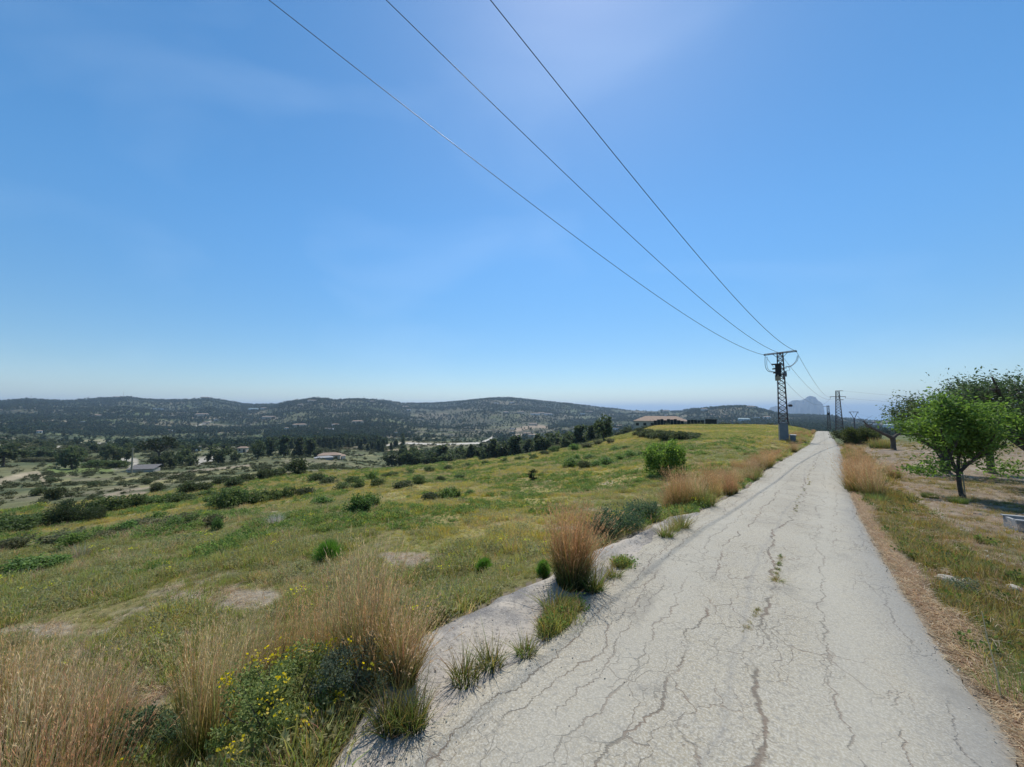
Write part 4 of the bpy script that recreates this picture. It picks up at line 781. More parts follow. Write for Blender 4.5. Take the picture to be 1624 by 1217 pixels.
rows = [  # (label, group, k, list of (px,py,width m,height m))
 ('leafy broad-leaved green plant in the field bank below the mulched hedge', 'green plants on the middle bank', 0, [(905,742,1.6,.8),(925,744,1.5,.7),(945,742,1.4,.7),(962,738,1.5,.7),(985,730,1.4,.6),(1002,726,1.4,.6),(1018,722,1.2,.5),(935,728,1.5,.6),(975,716,1.6,.6),(995,712,1.5,.5),(915,730,1.2,.6)]),
 ('bright leafy low bush in the field row left of centre', 'leafy bushes in the nearest field row', 0, [(572,812,.9,.55),(590,806,.7,.5),(685,795,.9,.5),(705,793,.8,.55),(722,790,.7,.45),(745,786,.6,.35),(515,803,1.,.5),(505,801,.6,.4),(560,812,.5,.3)]),
 ('dull green bush on the second field bank', 'bushes on the second field bank', 1, [(545,778,1.4,.7),(568,774,1.1,.6),(600,772,1.2,.6),(640,774,1.3,.55),(665,768,1.2,.6),(480,787,1.3,.7),(455,790,1.2,.7),(430,794,1.2,.7),(405,798,1.5,.8),(380,802,1.4,.8),(360,806,1.7,1.),(338,806,1.4,.8),(700,765,1.,.5),(730,760,1.,.5)]),
 ('green bush in the long bank row at the field edge', 'bushes of the long bank row', 1, [(285,800,1.6,.8),(262,801,1.8,.8),(240,803,1.8,.9),(218,806,1.8,.9),(196,809,1.8,.9),(172,812,2.,1.),(305,794,1.5,.7),(330,790,1.4,.7),(355,787,1.4,.6),(60,838,1.5,.7),(35,842,1.6,.7),(10,846,1.6,.8),(80,834,1.3,.7),(0,836,1.6,.8),(45,830,1.5,.7)]),
 ('olive-brown weed clump in the near field on the left', 'weed clumps in the left field', 2, [(120,868,.8,.4),(95,862,.9,.4),(230,838,.8,.35),(200,846,.7,.35),(290,832,.8,.35),(250,830,.8,.4),(340,834,.6,.35),(160,858,.6,.3),(20,872,.8,.4)]),
 ('low green weed clump with pale leaves in the near left field', 'pale-leaved weed clumps', 0, [(60,905,.7,.3),(90,898,.6,.28),(30,908,.7,.3),(280,838,.7,.4),(300,834,.6,.35),(345,840,.4,.3),(180,852,.5,.3)]),
 ('yellowish-green bush at the far edge of the sloping field', 'bushes at the far field edge', 1, [(620,757,1.6,.7),(650,753,1.6,.7),(680,749,1.6,.7),(710,745,1.6,.7),(740,741,1.7,.8),(770,738,1.7,.7),(800,733,1.8,.8),(825,730,1.8,.8),(560,768,1.5,.7),(590,762,1.5,.7),(845,728,1.8,.8),(865,722,2.2,1.1),(880,718,2.4,1.3)]),
 ('grey-green bush in the dense hedge patch below the tile-roofed house', 'bushes of the hedge patch below the house', 3, [(1010,692,2.8,1.5),(1018,694,2.8,1.6),(1027,695,2.8,1.7),(1036,697,2.8,1.6),(1045,698,2.8,1.7),(1054,700,2.8,1.7),(1063,700,2.8,1.7),(1072,701,2.8,1.6),(1081,700,2.8,1.6),(1090,699,2.6,1.3),(1100,697,2.4,1.1),(1030,690,2.6,1.4),(1046,691,2.6,1.4),(1062,693,2.6,1.5),(1078,694,2.6,1.4),(1092,693,2.4,1.2),(1014,686,2.6,1.5),(1104,693,2.,.9)]),
 ('grey scrub bush on the slope left of the lone dark tree', 'bushes left of the lone tree', 2, [(925,703,3.,1.6),(938,700,3.,1.8),(910,708,3.,1.6),(895,712,3.,1.6),(948,706,2.6,1.4),(968,704,2.4,1.2),(930,712,2.6,1.2),(912,716,2.4,1.2),(880,716,2.6,1.3)]),
 ('scrub bush on the terraces beyond the field', 'bushes on the near valley terraces', 3, [(295,783,2.,1.2),(318,780,2.,1.1),(232,768,2.2,1.3),(350,770,2.4,1.2),(372,772,2.2,1.2),(392,764,2.2,1.2),(250,780,1.8,1.),(460,748,3.2,2.2),(471,752,3.2,2.6),(440,756,2.6,1.4),(420,761,2.4,1.4),(150,772,2.6,1.4),(90,792,2.2,1.3),(60,786,2.,1.2),(80,766,3.,1.6),(500,764,2.,.9),(520,770,2.,.9)]),
]
for lab, grp, k_, it in rows:
    for px, py, w_, h_ in it: low(px, py, w_*random.uniform(.75, 1.1), h_*random.uniform(.7, 1.), k_ if random.random() < .75 else random.choice((0, 1, 3)) if k_ != 3 else 3, lab, grp)
shrub_parts('round_bush', onw(112, 833), 'large dark green rounded bush at the left end of the bank row', 'shrub', 2.3, 1.25, 7500, .07, (.02, .035, .014), (.06, .075, .028), 44, 12, crad=.12)
shrub_parts('round_bush', onw(150, 828), 'smaller dark bush touching the right side of the large rounded bush', 'shrub', 1.3, .7, 3200, .06, (.03, .045, .018), (.07, .09, .03), 26, 8, crad=.14)
p = onw(437, 835); r = empty('dead_bush', p, 0, 'pale grey leafless bush standing in the left field', 'shrub'); mb = MB(); blades(mb, 260, .10, .42, .004, .7, .3, 3, (.26, .22, .18), (.40, .35, .30), (.55, .50, .44)); mb.obj('twigs', M['blade'], r)
p = onw(128, 885); r = empty('dead_bush', p, 0, 'pale dry stalks standing above the weeds in the lower left field', 'plant'); mb = MB(); blades(mb, 90, .12, .4, .005, .4, .3, 3, (.30, .26, .18), (.42, .36, .26), (.55, .48, .36)); mb.obj('stalks', M['blade'], r)
shrub_parts('weed_bush', onw(590, 770), 'dark narrow juniper-like shrub in the right part of the field', 'shrub', .3, .5, 900, .04, (.015, .03, .012), (.04, .06, .02), 14, 3, crad=.2)
o = [x_ for x_ in COL.objects if x_.get('label', '').startswith('dark narrow juniper')][0]; o.location = onw(846, 763); o.scale = (2.2, 2.2, 1.5)
for px, lab in ((1386, 'round green bush right of the road crest, larger one'), (1352, 'green bush behind the road crest, left of the larger one')):
    pass
shrub_parts('roadside_bush', at(1364, 60), 'round yellow-green bush beside the road in front of the crest', 'shrub', 4.2, 2.0, 6000, .17, (.05, .075, .018), (.13, .16, .04), 36, 10, crad=.12)
shrub_parts('roadside_bush', at(1344, 64), 'olive bush left of the round yellow-green one near the crest', 'shrub', 3.4, 1.9, 4500, .16, (.05, .06, .022), (.10, .11, .04), 30, 10, crad=.13)
shrub_parts('roadside_bush', at(1378, 66), 'dark bush tucked behind the round yellow-green bush', 'shrub', 2.8, 1.7, 3000, .16, (.03, .045, .02), (.07, .09, .03), 26, 8, crad=.13)
place('grass_clump', tussock_mesh(900, .9, 1.1, 'green', 0, .1, (0, 0), .02), at(1396, 52), 'wide ochre-green grass clump left of the pruned bare tree', 'grass')

# ------------------------------------------------------------ orchard trees
def orchard_tree(name, p, label, H_, Wd, fork, tr, nl, ls, c0, c1, cen=None, rad=None, nlimb=5, seedling=1, lowl=None, stake=False, seed=1):
    global rng
    random.seed(seed); rng = np.random.default_rng(seed)
    r = empty(name, p, 0, label, 'tree'); tb = MB(); P = limb(tb, (0, 0, -.08), (random.gauss(0, .04), random.gauss(0, .04), fork), tr, tr*.8, .04, 9, 6); top = P[-1]
    tb.tube([(0, 0, -.1), (0, 0, .02), (0, 0, .12)], [tr*1.7, tr*1.35, tr*1.02], 9); lb = MB(); ends = []
    cen = np.array(cen if cen is not None else (0, 0, H_*.62)); rad = np.array(rad if rad is not None else (Wd*.5, Wd*.5, H_*.38))
    for i in range(nlimb):
        a = 6.283*i/nlimb+random.gauss(0, .25); e_ = cen+rad*np.array((math.cos(a)*.62, math.sin(a)*.62, random.uniform(-.4, .1) if i % 2 else random.uniform(.25, .8))); L1 = limb(lb, top-np.array((0, 0, .03)), e_, tr*.62, tr*.13, .12, 7, 6)
        for j in range(5):
            b0 = L1[random.randint(2, 6)]; d_ = rng.normal(0, 1, 3); d_ /= np.linalg.norm(d_); d_[2] = abs(d_[2])*.8; e2 = cen+rad*(np.array((math.cos(a), math.sin(a), 0))*.35+d_*.8)
            L2 = limb(lb, b0, b0+(e2-b0)*random.uniform(.6, .95), tr*.22, tr*.07, .12, 5, 5); ends.append(L2)
            for k_ in range(3):
                b1 = L2[random.randint(1, 5)]; d2 = rng.normal(0, 1, 3); d2[2] += .5; d2 /= np.linalg.norm(d2); L3 = limb(lb, b1, b1+d2*min(rad)*random.uniform(.25, .5), tr*.07, tr*.025, .1, 4, 4); ends.append(L3)
    tb.obj('trunk', M['bark'], r); lb.obj('limbs', M['bark'], r)
    mb = MB(); E_ = np.concatenate([l_[1:] for l_ in ends]); k_ = rng.integers(0, len(E_), nl); Pq = E_[k_]+rng.normal(0, 1, (nl, 3))*np.array((1, 1, .8))*min(rad)*(.115 if stake else .17)
    if lowl: 
        for c_, n_, rd_ in lowl: Pq = np.vstack([Pq, np.array(c_)+rng.normal(0, 1, (n_, 3))*rd_])
    leaves(mb, Pq, ls, c0, c1, .42, -.1); mb.obj('crown', M['leafr'], r)
    if stake: sb = MB(); sb.tube([(.10, .02, -.05), (.06, .02, 1.1)], .014, 6); sb.obj('support_stake', M['tan'], r)
    return r
def onq(px, py): return onw(px, py)
p1 = onq(1527, 790)
orchard_tree('fruit_tree', p1, 'young leafy almond tree with forked dark trunk at the right, nearest tree to the road', 3.2, 3.4, .72, .058, 13500, .10, (.07, .13, .025), (.20, .31, .06), cen=(.08, 0, 1.88), rad=(1.36, 1.3, 1.15), nlimb=8, seed=11, stake=True,
             lowl=[((-1.1, -.1, .78), 260, (.28, .2, .06)), ((-.75, 0, .95), 300, (.25, .2, .12)), ((-1.45, -.1, .86), 90, (.15, .1, .05)), ((1.2, -.1, .85), 300, (.22, .25, .14))])
p2 = at(1494, 24.5); p2.z -= .03
orchard_tree('fruit_tree', p2, 'older almond tree with thick dark trunk standing behind the young leafy one', 3.6, 4.3, .95, .17, 8000, .11, (.06, .10, .03), (.15, .21, .07), cen=(.2, 0, 2.55), rad=(1.85, 1.7, 1.1), nlimb=7, seed=5)
p3 = at(1632, 21.); p3.z -= .03
orchard_tree('fruit_tree', p3, 'big dark tree cut off by the right edge, with a thick slanting limb', 4.0, 4.6, 1.2, .17, 8000, .11, (.045, .08, .03), (.11, .16, .065), cen=(-.1, 0, 2.7), rad=(2.3, 1.9, 1.5), nlimb=8, seed=6)
p4 = at(1568, 28.); p4.z -= .03
orchard_tree('fruit_tree', p4, 'tall thin-crowned tree whose top rises above the young leafy one', 4.6, 3.2, 1.3, .14, 5500, .11, (.05, .085, .04), (.12, .16, .075), cen=(0, 0, 3.3), rad=(1.4, 1.4, 1.45), nlimb=7, seed=9)
# pruned bare tree
p5 = at(1415, 49); p5.z -= .05; r = empty('bare_tree', p5, 0, 'pruned leafless tree with two dark spreading limbs beside the orchard clearing', 'tree'); tb = MB(); lb = MB(); wb = MB()
tb.tube([(0, 0, -.1), (0, 0, .25), (.02, 0, .7), (-.03, 0, 1.15)], [.24, .19, .18, .2], 9)
for base, pts_, r0 in [((-.03, 0, 1.1), [(-.5, 0, 1.35), (-1.1, -.1, 1.6), (-1.7, 0, 1.95), (-2.3, .1, 2.2)], .17), ((-.03, 0, 1.1), [(.4, .1, 1.35), (.9, .1, 1.65), (1.15, 0, 2.1), (1.45, 0, 2.45)], .15), ((-.7, 0, 1.4), [(-.9, .3, 1.75), (-1.5, .6, 2.1), (-2.0, .5, 2.5)], .10), ((.9, .1, 1.6), [(1.0, -.3, 1.9), (.8, -.5, 2.3)], .08)]:
    Pp = [base]+pts_; lb.tube(Pp, np.linspace(r0, .05, len(Pp)), 7)
    for q in range(13):
        b0 = np.array(Pp[random.randint(1, len(Pp)-1)], float); d_ = np.array((random.gauss(0, .6), random.gauss(0, .4), random.uniform(.3, 1.))); limb(wb, b0, b0+d_*random.uniform(.4, 1.0), .022, .006, .12, 4, 4)
tb.obj('trunk', M['bark'], r); lb.obj('limbs', M['bark'], r); wb.obj('twigs', M['bark'], r)
# ------------------------------------------------------------ lone tree, farm trees, valley pines
def tree_src(kind):
    mb = MB(); tb = MB()
    if kind == 'pine':
        for lv in range(9):
            z = .2+.09*lv; r_ = .30*(1-.085*lv)*(.75+.5*random.random()); P = clumps(150, (rng.normal(0, .035), rng.normal(0, .035), z), (r_, r_, .05), 8, .085, .35); leaves(mb, P, .085, (.045, .068, .032), (.105, .13, .055), .85, .15)
        limb(tb, (0, 0, -.04), (.02, 0, .9), .026, .006, .02, 6, 6)
        for _ in range(10): z = random.uniform(.2, .8); a = random.random()*6.28; limb(tb, (0, 0, z), (math.cos(a)*.2, math.sin(a)*.2, z+.06), .008, .003, .05, 4, 3)
    elif kind == 'umbrella':
        P = clumps(1500, (0, 0, .78), (.62, .55, .17), 26, .13, .25); P[:, 2] = np.maximum(P[:, 2], .6+.06*rng.random(len(P))); leaves(mb, P, .06, (.02, .032, .014), (.055, .07, .025), .8, .2)
        limb(tb, (0, 0, -.04), (.03, 0, .5), .045, .03, .04, 7, 5)
        for i in range(7): a = i*.9; limb(tb, (.03, 0, .48), (math.cos(a)*.4, math.sin(a)*.35, .72), .022, .006, .08, 5, 4)
    elif kind == 'round':
        P = clumps(1500, (0, 0, .5), (.42, .42, .42), 28, .14, .3, .03); leaves(mb, P, .085, (.048, .072, .032), (.12, .145, .058), .85, .2)
        limb(tb, (0, 0, -.04), (0, 0, .4), .035, .025, .04, 7, 4)
        for i in range(6): a = i*1.05; limb(tb, (0, 0, .36), (math.cos(a)*.28, math.sin(a)*.28, .7), .016, .004, .08, 5, 4)
    return mb.mesh('crown', M['leafr']), tb.mesh('trunk', M['bark'])
SRC = {k_: [tree_src(k_) for _ in range(3)] for k_ in ('pine', 'round')}; SRC['umbrella'] = [tree_src('umbrella')]
def tree(name, kind, p, h, w_, label, group=None, v=None):
    c_, t_ = SRC[kind][v if v is not None else random.randrange(len(SRC[kind]))]; r = empty(name, (p[0], p[1], p[2]-.1), random.random()*6.28, label, 'tree', group); r.scale = (w_, w_, h); link('crown', c_, r); link('trunk', t_, r); return r
tree('broadleaf_tree', 'round', at(957, 92), 6.6, 5., 'lone dark green tree standing at the end of the field bank')
FT = [('broadleaf_tree', 'round', 10, 242, 8.5, 13, 'broad dark tree at the left edge of the photo beyond the field'), ('pine_tree', 'round', 118, 236, 8.5, 9, 'round dark tree standing alone on the green farm meadow'), ('broadleaf_tree', 'round', 183, 268, 9, 9, 'dark round tree left of the farm yard pole'), ('broadleaf_tree', 'round', 204, 275, 8, 7, 'smaller dark tree just right of the round one by the yard'),
      ('umbrella_pine', 'umbrella', 256, 218, 13, 12.5, 'flat-topped umbrella pine beside the farm yard'), ('olive_tree', 'round', 262, 210, 6.5, 8.5, 'grey-green olive tree in front of the umbrella pine'), ('olive_tree', 'round', 280, 214, 6, 6, 'dark olive tree right below the umbrella pine'), ('broadleaf_tree', 'round', 293, 234, 8.5, 7, 'yellow-green tree right of the umbrella pine'), ('olive_tree', 'round', 306, 222, 5.5, 6, 'small olive tree at the right end of the farm group'),
      ('broadleaf_tree', 'round', 350, 226, 9, 11, 'broad dark tree between the farm and the dirt track'), ('olive_tree', 'round', 376, 232, 5, 5, 'small dark tree right of the broad one before the track'), ('broadleaf_tree', 'round', 411, 240, 9, 8, 'dark tree behind the top of the dirt track'), ('pine_tree', 'pine', 452, 250, 12, 12, 'tallest dark pine in the row left of the low farmhouse'), ('pine_tree', 'pine', 476, 246, 11, 11, 'dark pine second from the low farmhouse'), ('pine_tree', 'pine', 494, 252, 10.5, 11, 'dark pine next to the low farmhouse'), ('olive_tree', 'round', 505, 238, 5, 6, 'low bushy tree against the wall of the low farmhouse'),
      ('olive_tree', 'round', 70, 300, 5.5, 10, 'low olive tree behind the green farm meadow'), ('olive_tree', 'round', 85, 306, 4.5, 8, 'low tree right behind the meadow olive'), ('pine_tree', 'pine', 431, 262, 8.5, 8, 'slim pine behind the dirt track row'), ('broadleaf_tree', 'round', 986, 170, 4.6, 6, 'dark tree left of the tile-roofed house'), ('broadleaf_tree', 'round', 996, 168, 4.8, 6.5, 'dark tree touching the left gable of the tile-roofed house')]
for nm, kd_, px, d_, h_, w_, lab in FT: tree(nm, kd_, at(px, d_), h_*(1.12 if kd_ == 'round' else 1), w_, lab)
for i in range(12): low(0, 0, 5.5, 2.6, 1, 'dark green bush in the hedge of vines beside the farm yard', 'farm hedge bushes', p=at(148+i*4.6, 245+random.uniform(-3, 3)))
for i in range(20): low(0, 0, 4.5, 2.0, 2, 'grey-green bush in the long hedge behind the farm meadow', 'meadow hedge bushes', p=at(42+i*5.2, 282+random.uniform(-4, 4)))
c_ = 0
while c_ < 120:     # ravine pines behind the field edge
    px = random.uniform(585, 955); dmin = np.interp(px, [560, 700, 850, 960], [190, 150, 130, 125]); d_ = dmin*(1+random.random()**1.3*1.1); p = at(px, d_)
    h_ = random.uniform(7, 11.5)*np.interp(px, [585, 800, 960], [.95, 1, .75]); top = proj(p.x, p.y, p.z+h_)[1]; lim = np.interp(px, [585, 640, 740, 850, 900, 960], [722, 706, 698, 688, 676, 672])
    if top < lim: continue
    tree('pine_tree', 'pine' if random.random() < .4 else 'round', p, h_, h_*random.uniform(.85, 1.25), 'dark pine in the ravine wood behind the far field edge', 'pines of the ravine wood'); c_ += 1
c_ = 0
while c_ < 95:      # mid-valley pine wood
    px = random.uniform(425, 640); d_ = random.uniform(270, 480); p = at(px, d_); q = proj(p.x, p.y, p.z+7)
    if q[1] < 664+abs(px-560)*.12 or (px > 500 and d_ < 330): continue
    h_ = random.uniform(6, 10); tree('pine_tree', 'pine', p, h_, h_*random.uniform(.75, 1.), 'pine in the valley wood behind the low farmhouse', 'pines of the valley wood'); c_ += 1
for i in range(34):
    px = random.uniform(0, 420); d_ = random.uniform(330, 480); p = at(px, d_); tree('olive_tree', 'round', p, random.uniform(3.5, 6.5), random.uniform(5, 8), 'scattered dark olive tree on the terraces beyond the farm', 'olive trees beyond the farm')

# ------------------------------------------------------------ buildings
def house(p, w_, dp, h_, rz, label, wall='white', roof='tile', rh=1.2, nwin=3, group=None, name='house', win=True, flat=False, chimney=False):
    r = empty(name, (p[0], p[1], p[2]-.3), rz, label, 'house', group); mb = MB(); mb.box((0, 0, h_/2), (w_, dp, h_)); mb.obj('wall', M[wall], r)
    rb = MB(); e_ = .35
    if flat: rb.box((0, 0, h_+.12), (w_+.3, dp+.3, .22))
    else:
        a, b_ = w_/2+e_, dp/2+e_; k_ = min(b_*.9, a*.5)
        V = [(-a,-b_,h_+.02),(a,-b_,h_+.02),(a,b_,h_+.02),(-a,b_,h_+.02),(-a+k_,0,h_+rh),(a-k_,0,h_+rh)]; rb.add(V, [(0,1,5,4),(2,3,4,5),(3,2,1,0)], [(1,2,5),(3,0,4)])
    ro = rb.obj('roof', M[roof], r)
    if chimney: cb_ = MB(); cb_.box((w_*.1, dp*.1, h_+rh+.1), (.9, .7, 1.2)); cb_.box((w_*.1, dp*.1, h_+rh+.75), (1.1, .9, .14)); cb_.obj('chimney', M['white'], ro)
    if win:
        for i in range(nwin):
            wx = -w_/2+w_*(i+.5)/nwin; wb_ = MB(); ww_ = min(1.2, w_/nwin*.4)
            if i == nwin//2: wb_.box((wx, -dp/2-.01, 1.05), (1.0, .08, 2.1)); wb_.obj('door', M['glass'], r)
            else: wb_.box((wx, -dp/2-.01, h_*.55), (ww_, .08, 1.1)); wb_.obj('window', M['glass'], r)
    return r
def face(p): return -math.atan2(p[0], p[1])+random.uniform(-.5, .5)
# tile-roofed house behind the crest, with a dark fence to its right
ph = at(1048, 163); ph.z = ray(1048, 678)[2]/math.hypot(*ray(1048, 678)[:2])*163
hr = house(ph, 19.5, 9, 2.9, -math.atan2(ph[0], ph[1])-.06, 'low house with a wide terracotta tile roof behind the field crest', 'cream', 'tile', 1.9, 7, chimney=True)
fd_ = 158
for px0, px1, hh_, lab in [(1032, 1090, 2.1, 'dark screened fence in front of the tile-roofed house'), (1090, 1117, 2.0, 'dark fence section right of the tile-roofed house'), (1119, 1137, 2.4, 'black solid shed-like fence box at the right end of the dark fence')]:
    a, b_ = at(px0, fd_), at(px1, fd_); zb = ray(1080, 677)[2]/math.hypot(*ray(1080, 677)[:2])*fd_+.55; L_ = (b_-a).length; fr_ = empty('screen_fence', (a.x, a.y, zb), math.atan2(b_.y-a.y, b_.x-a.x), lab, 'fence')
    pb = MB(); n_ = max(2, int(L_/1.1)); 
    for i in range(n_):
        if px0 < 1119 and random.random() < .15: continue
        hv_ = hh_*(random.uniform(.75, 1.1) if px0 < 1119 else 1); pb.box((L_*(i+.5)/n_, 0, hv_/2), (L_/n_*(.9 if px0 < 1119 else 1), .3 if px0 < 1119 else 1.2, hv_))
    pb.obj('screen', M['darkgreen'] if 'darkgreen' in M else M.setdefault('darkgreen', mat('dark_screen', (.022, .028, .022), .9)), fr_)
    qb = MB()
    for i in range(n_+1): qb.tube([(L_*i/n_, -.2, 0), (L_*i/n_, -.2, hh_)], .05, 5)
    qb.obj('posts', M['tan'], fr_)
# low farmhouse in the valley
pf = at(524, 232); hf = house(pf, 11, 6, 2.8, .35, 'low farmhouse with pinkish tile roof below the dirt track', 'cream', 'tile', 1.2, 3)
pf2 = at(541, 238); house(pf2, 5, 5, 2.6, .5, 'small white annex right of the low farmhouse', 'white', 'tile', .8, 1)
pf3 = at(515, 216); house(pf3, 8, 4, 1.6, .6, 'long low grey shed in front of the low farmhouse', 'conc', 'conc', .7, 1, win=False, name='shed')
# farm yard shed, wall and pole
pw = at(233, 200); r = empty('farm_shed', (pw.x, pw.y, pw.z-.6), .25, 'grey shed with a sloping roof in front of the olive trees', 'shed'); mb = MB(); mb.box((0, 0, .9), (8, 4, 1.8)); mb.obj('wall', M['stone'], r); mb = MB(); mb.add([(-4.3,-2.3,1.75),(4.3,-2.3,1.75),(4.3,2.3,2.9),(-4.3,2.3,2.9),(-4.3,-2.3,1.9),(4.3,-2.3,1.9),(4.3,2.3,3.05),(-4.3,2.3,3.05)], [(3,2,1,0),(4,5,6,7),(0,1,5,4),(1,2,6,5),(2,3,7,6),(3,0,4,7)]); mb.obj('roof', mat('fibre_cement', (.16, .15, .14), .9, noise=(1.5, .2)), r)
def wpole(p, h_, label, arm=True, rz=0, mt='tan', rad=.16):
    r = empty('utility_pole', (p[0], p[1], p[2]-.3), rz, label, 'pole'); mb = MB(); mb.tube([(0, 0, 0), (0, 0, h_*.5), (0, 0, h_)], [rad, rad*.85, rad*.65], 8); mb.obj('pole', M[mt], r)
    if arm: mb = MB(); mb.box((0, 0, h_-.35), (1.4, .12, .12)); mb.obj('crossarm', M[mt], r); mb = MB(); [mb.lathe([(.0, 0), (.06, .0), (.04, .08), (.06, .12), (0, .2)], (v, 0, h_-.29), 6) for v in (-.6, 0, .6)]; mb.obj('insulators', M['pale'], r)
    return r
wpole(at(213, 196), 9.5, 'wooden pole beside the farm yard, left of the umbrella pine', rad=.28)
wpole(G(436, 700), 11, 'thin pole rising from the mid-valley slope'); 
hl = [(251,649,10,0),(320,659,14,1),(342,666,6,0),(270,684,5,0),(129,670,6,0),(62,687,5,0),(311,714,9,0),(327,671,7,1),(154,660,8,1),(187,630,16,1),(352,702,7,1),(385,716,12,1),(402,649,11,2),(418,648,7,0),(426,663,18,1),(495,636,12,1),(476,642,6,1),(532,675,9,0),(522,682,10,0),(567,671,14,1),(475,677,16,1),(455,680,5,0),(628,687,5,0),(668,675,4,0),(643,645,9,1),(648,650,6,0),(787,639,5,0),(812,638,6,0),(826,654,9,1),(849,657,12,0),(858,656,10,1),(869,657,11,0),(802,654,7,1),(934,653,13,1),(924,656,6,0),(812,686,6,0),(836,690,11,1),(843,692,9,1),(845,674,11,1),(813,680,5,0),(1056,652,8,1),(1117,650,8,0),(1191,646,10,1),(1130,658,6,1),(1150,658,5,1),(1180,667,14,2),(1199,663,8,0),(1216,663,9,0),(1228,668,5,0),(983,677,9,0),(977,681,8,0),(1388,669,7,0),(1396,668,8,0),(1404,670,7,0),(1411,668,6,0),(1412,678,14,2),(1384,673,8,0),(1420,672,9,1),(325,630,10,1),(590,637,7,1),(1372,667,5,0),(1440,670,8,0),(1470,672,8,0),(1352,672,7,0)]
names = {0: 'small white house among trees on the far hillside', 1: 'sand-coloured farmhouse with tile roof on the far hillside', 2: 'long low building with pale greenish roof on the far slope'}
for i, (px, py, wpx, k_) in enumerate(hl):
    p = G(px, py+2); d_ = math.hypot(p.x, p.y); w_ = min(max(wpx/ppm(p)*1.05, 5), 34); h_ = min(max(w_*.3, 3.), 6.5)
    lab = names[k_]
    if 1340 < px: lab = {0: 'small white building of the coastal town behind the bare tree', 1: 'tan building of the coastal town at the right', 2: 'long grey-roofed hall behind the pruned bare tree'}[k_]
    elif py > 700: lab = {0: 'white farm building beyond the umbrella pine', 1: 'low sandy farm building on the valley floor beyond the farm'}[k_]
    elif 970 < px < 990: lab = 'whitewashed house half hidden right of the lone dark tree'
    house((p.x, p.y, p.z+(2.2 if d_ > 600 else .5)), w_*(1.15 if d_ > 600 else 1), min(w_*.6, 9), h_, face(p), lab, ('white', 'cream', 'white')[k_], ('tile', 'tile', 'roofg')[k_], h_*.3, 3 if w_ > 8 else 2, 'distant houses on the hills and plain', flat=(k_ == 0 and i % 2 == 0))
for px, lab in ((1363.5, 'hazy tower block on the coast, left one'), (1370.5, 'hazy tower block on the coast, right one')):
    p = at(px, 5600); r = empty('tower_block', (p.x, p.y, -182), 0, lab, 'building'); mb = MB(); mb.box((0, 0, 32), (22, 18, 64)); mb.obj('wall', M['white'], r); mb = MB(); [mb.box((0, -9.1, 5+6*i), (18, .4, 2.2)) for i in range(10)]; mb.obj('windows', M['glass'], r); mb = MB(); mb.box((0, 0, 65.5), (8, 8, 3)); mb.obj('roof_house', M['white'], r)
for px, h_, lab in ((192, 32, 'thin mast on the ridge above the left hillside'), (45, 24, 'thin mast on the far left ridge'), (575.6, 26, 'thin mast on the central ridge'), (761, 36, 'thin mast on the ridge right of centre'), (489, 16, 'short mast on the wooded knoll'), (681, 18, 'short mast in the dip of the ridge')):
    d_ = 2500; r = empty('radio_mast', at(px, d_), 0, lab, 'mast')
    a_ = np.arctan2(r.location.x, r.location.y); ds = np.linspace(1500, 3200, 120); zz_ = H(ds*math.sin(a_), ds*math.cos(a_)); j = int(np.argmax(zz_/ds)); r.location = (ds[j]*math.sin(a_), ds[j]*math.cos(a_), zz_[j])
    mb = MB(); mb.tube([(0, 0, 0), (0, 0, h_)], [.55, .25], 5); mb.obj('pole', M['steel'], r); mb = MB(); mb.box((0, 0, h_*.8), (1.6, .5, 1.2)); mb.box((0, 0, h_*.62), (1.2, .4, .8)); mb.obj('antenna', M['grey'], r)

# ------------------------------------------------------------ power line
LA = R(41.3); lt = np.array([math.sin(LA), math.cos(LA)]); lp = np.array([math.cos(LA), -math.sin(LA)])
def lattice(mb, h0, h1, w0, w1, n_, th=.035):
    def c4(z): 
        w_ = w0+(w1-w0)*(z-h0)/(h1-h0); return [np.array((sx*w_/2, sy*w_/2, z)) for sx, sy in ((-1,-1),(1,-1),(1,1),(-1,1))]
    for k_ in range(4): mb.tube([c4(h0)[k_], c4(h1)[k_]], th*1.35, 4)
    zs = [h0+(h1-h0)*(1-(1-i/n_)**1.1) for i in range(n_+1)]
    for i in range(n_):
        A, B = c4(zs[i]), c4(zs[i+1])
        for k_ in range(4):
            m_ = (k_+1) % 4; mb.tube([A[k_], B[m_]], th*.6, 4, False); mb.tube([A[m_], B[k_]], th*.6, 4, False); mb.tube([B[k_], B[m_]], th*.6, 4, False)
def pix3(px, py, Y):    # point at camera depth Y
    r = ray(px, py); dpt = r[1]*CP+r[2]*SP; return r/F*Y
PB = np.array([36.4, 51.0]); zb = float(H(*PB))
pyl = empty('pylon', (PB[0], PB[1], zb), -math.radians(33), 'near steel lattice pylon with grey casing at its foot beside the road', 'pylon')
TOP = 7.65-zb
mb = MB(); lattice(mb, 2.35, TOP, 1.02, .62, 15, .045); mb.obj('lattice_mast', M['steel'], pyl)
mb = MB(); a, b_ = .52, .47; V = [(-a,-a,-.3),(a,-a,-.3),(a,a,-.3),(-a,a,-.3),(-b_,-b_,2.5),(b_,-b_,2.5),(b_,b_,2.5),(-b_,b_,2.5)]; mb.add(V, [(0,3,2,1),(4,5,6,7),(0,1,5,4),(1,2,6,5),(2,3,7,6),(3,0,4,7)])
for z in (.02, .8, 1.62, 2.44): w_ = a-(a-b_)*(z+.3)/2.8; mb.box((0, 0, z), (w_*2+.05, w_*2+.05, .05))
mb.obj('casing', M['grey'], pyl)
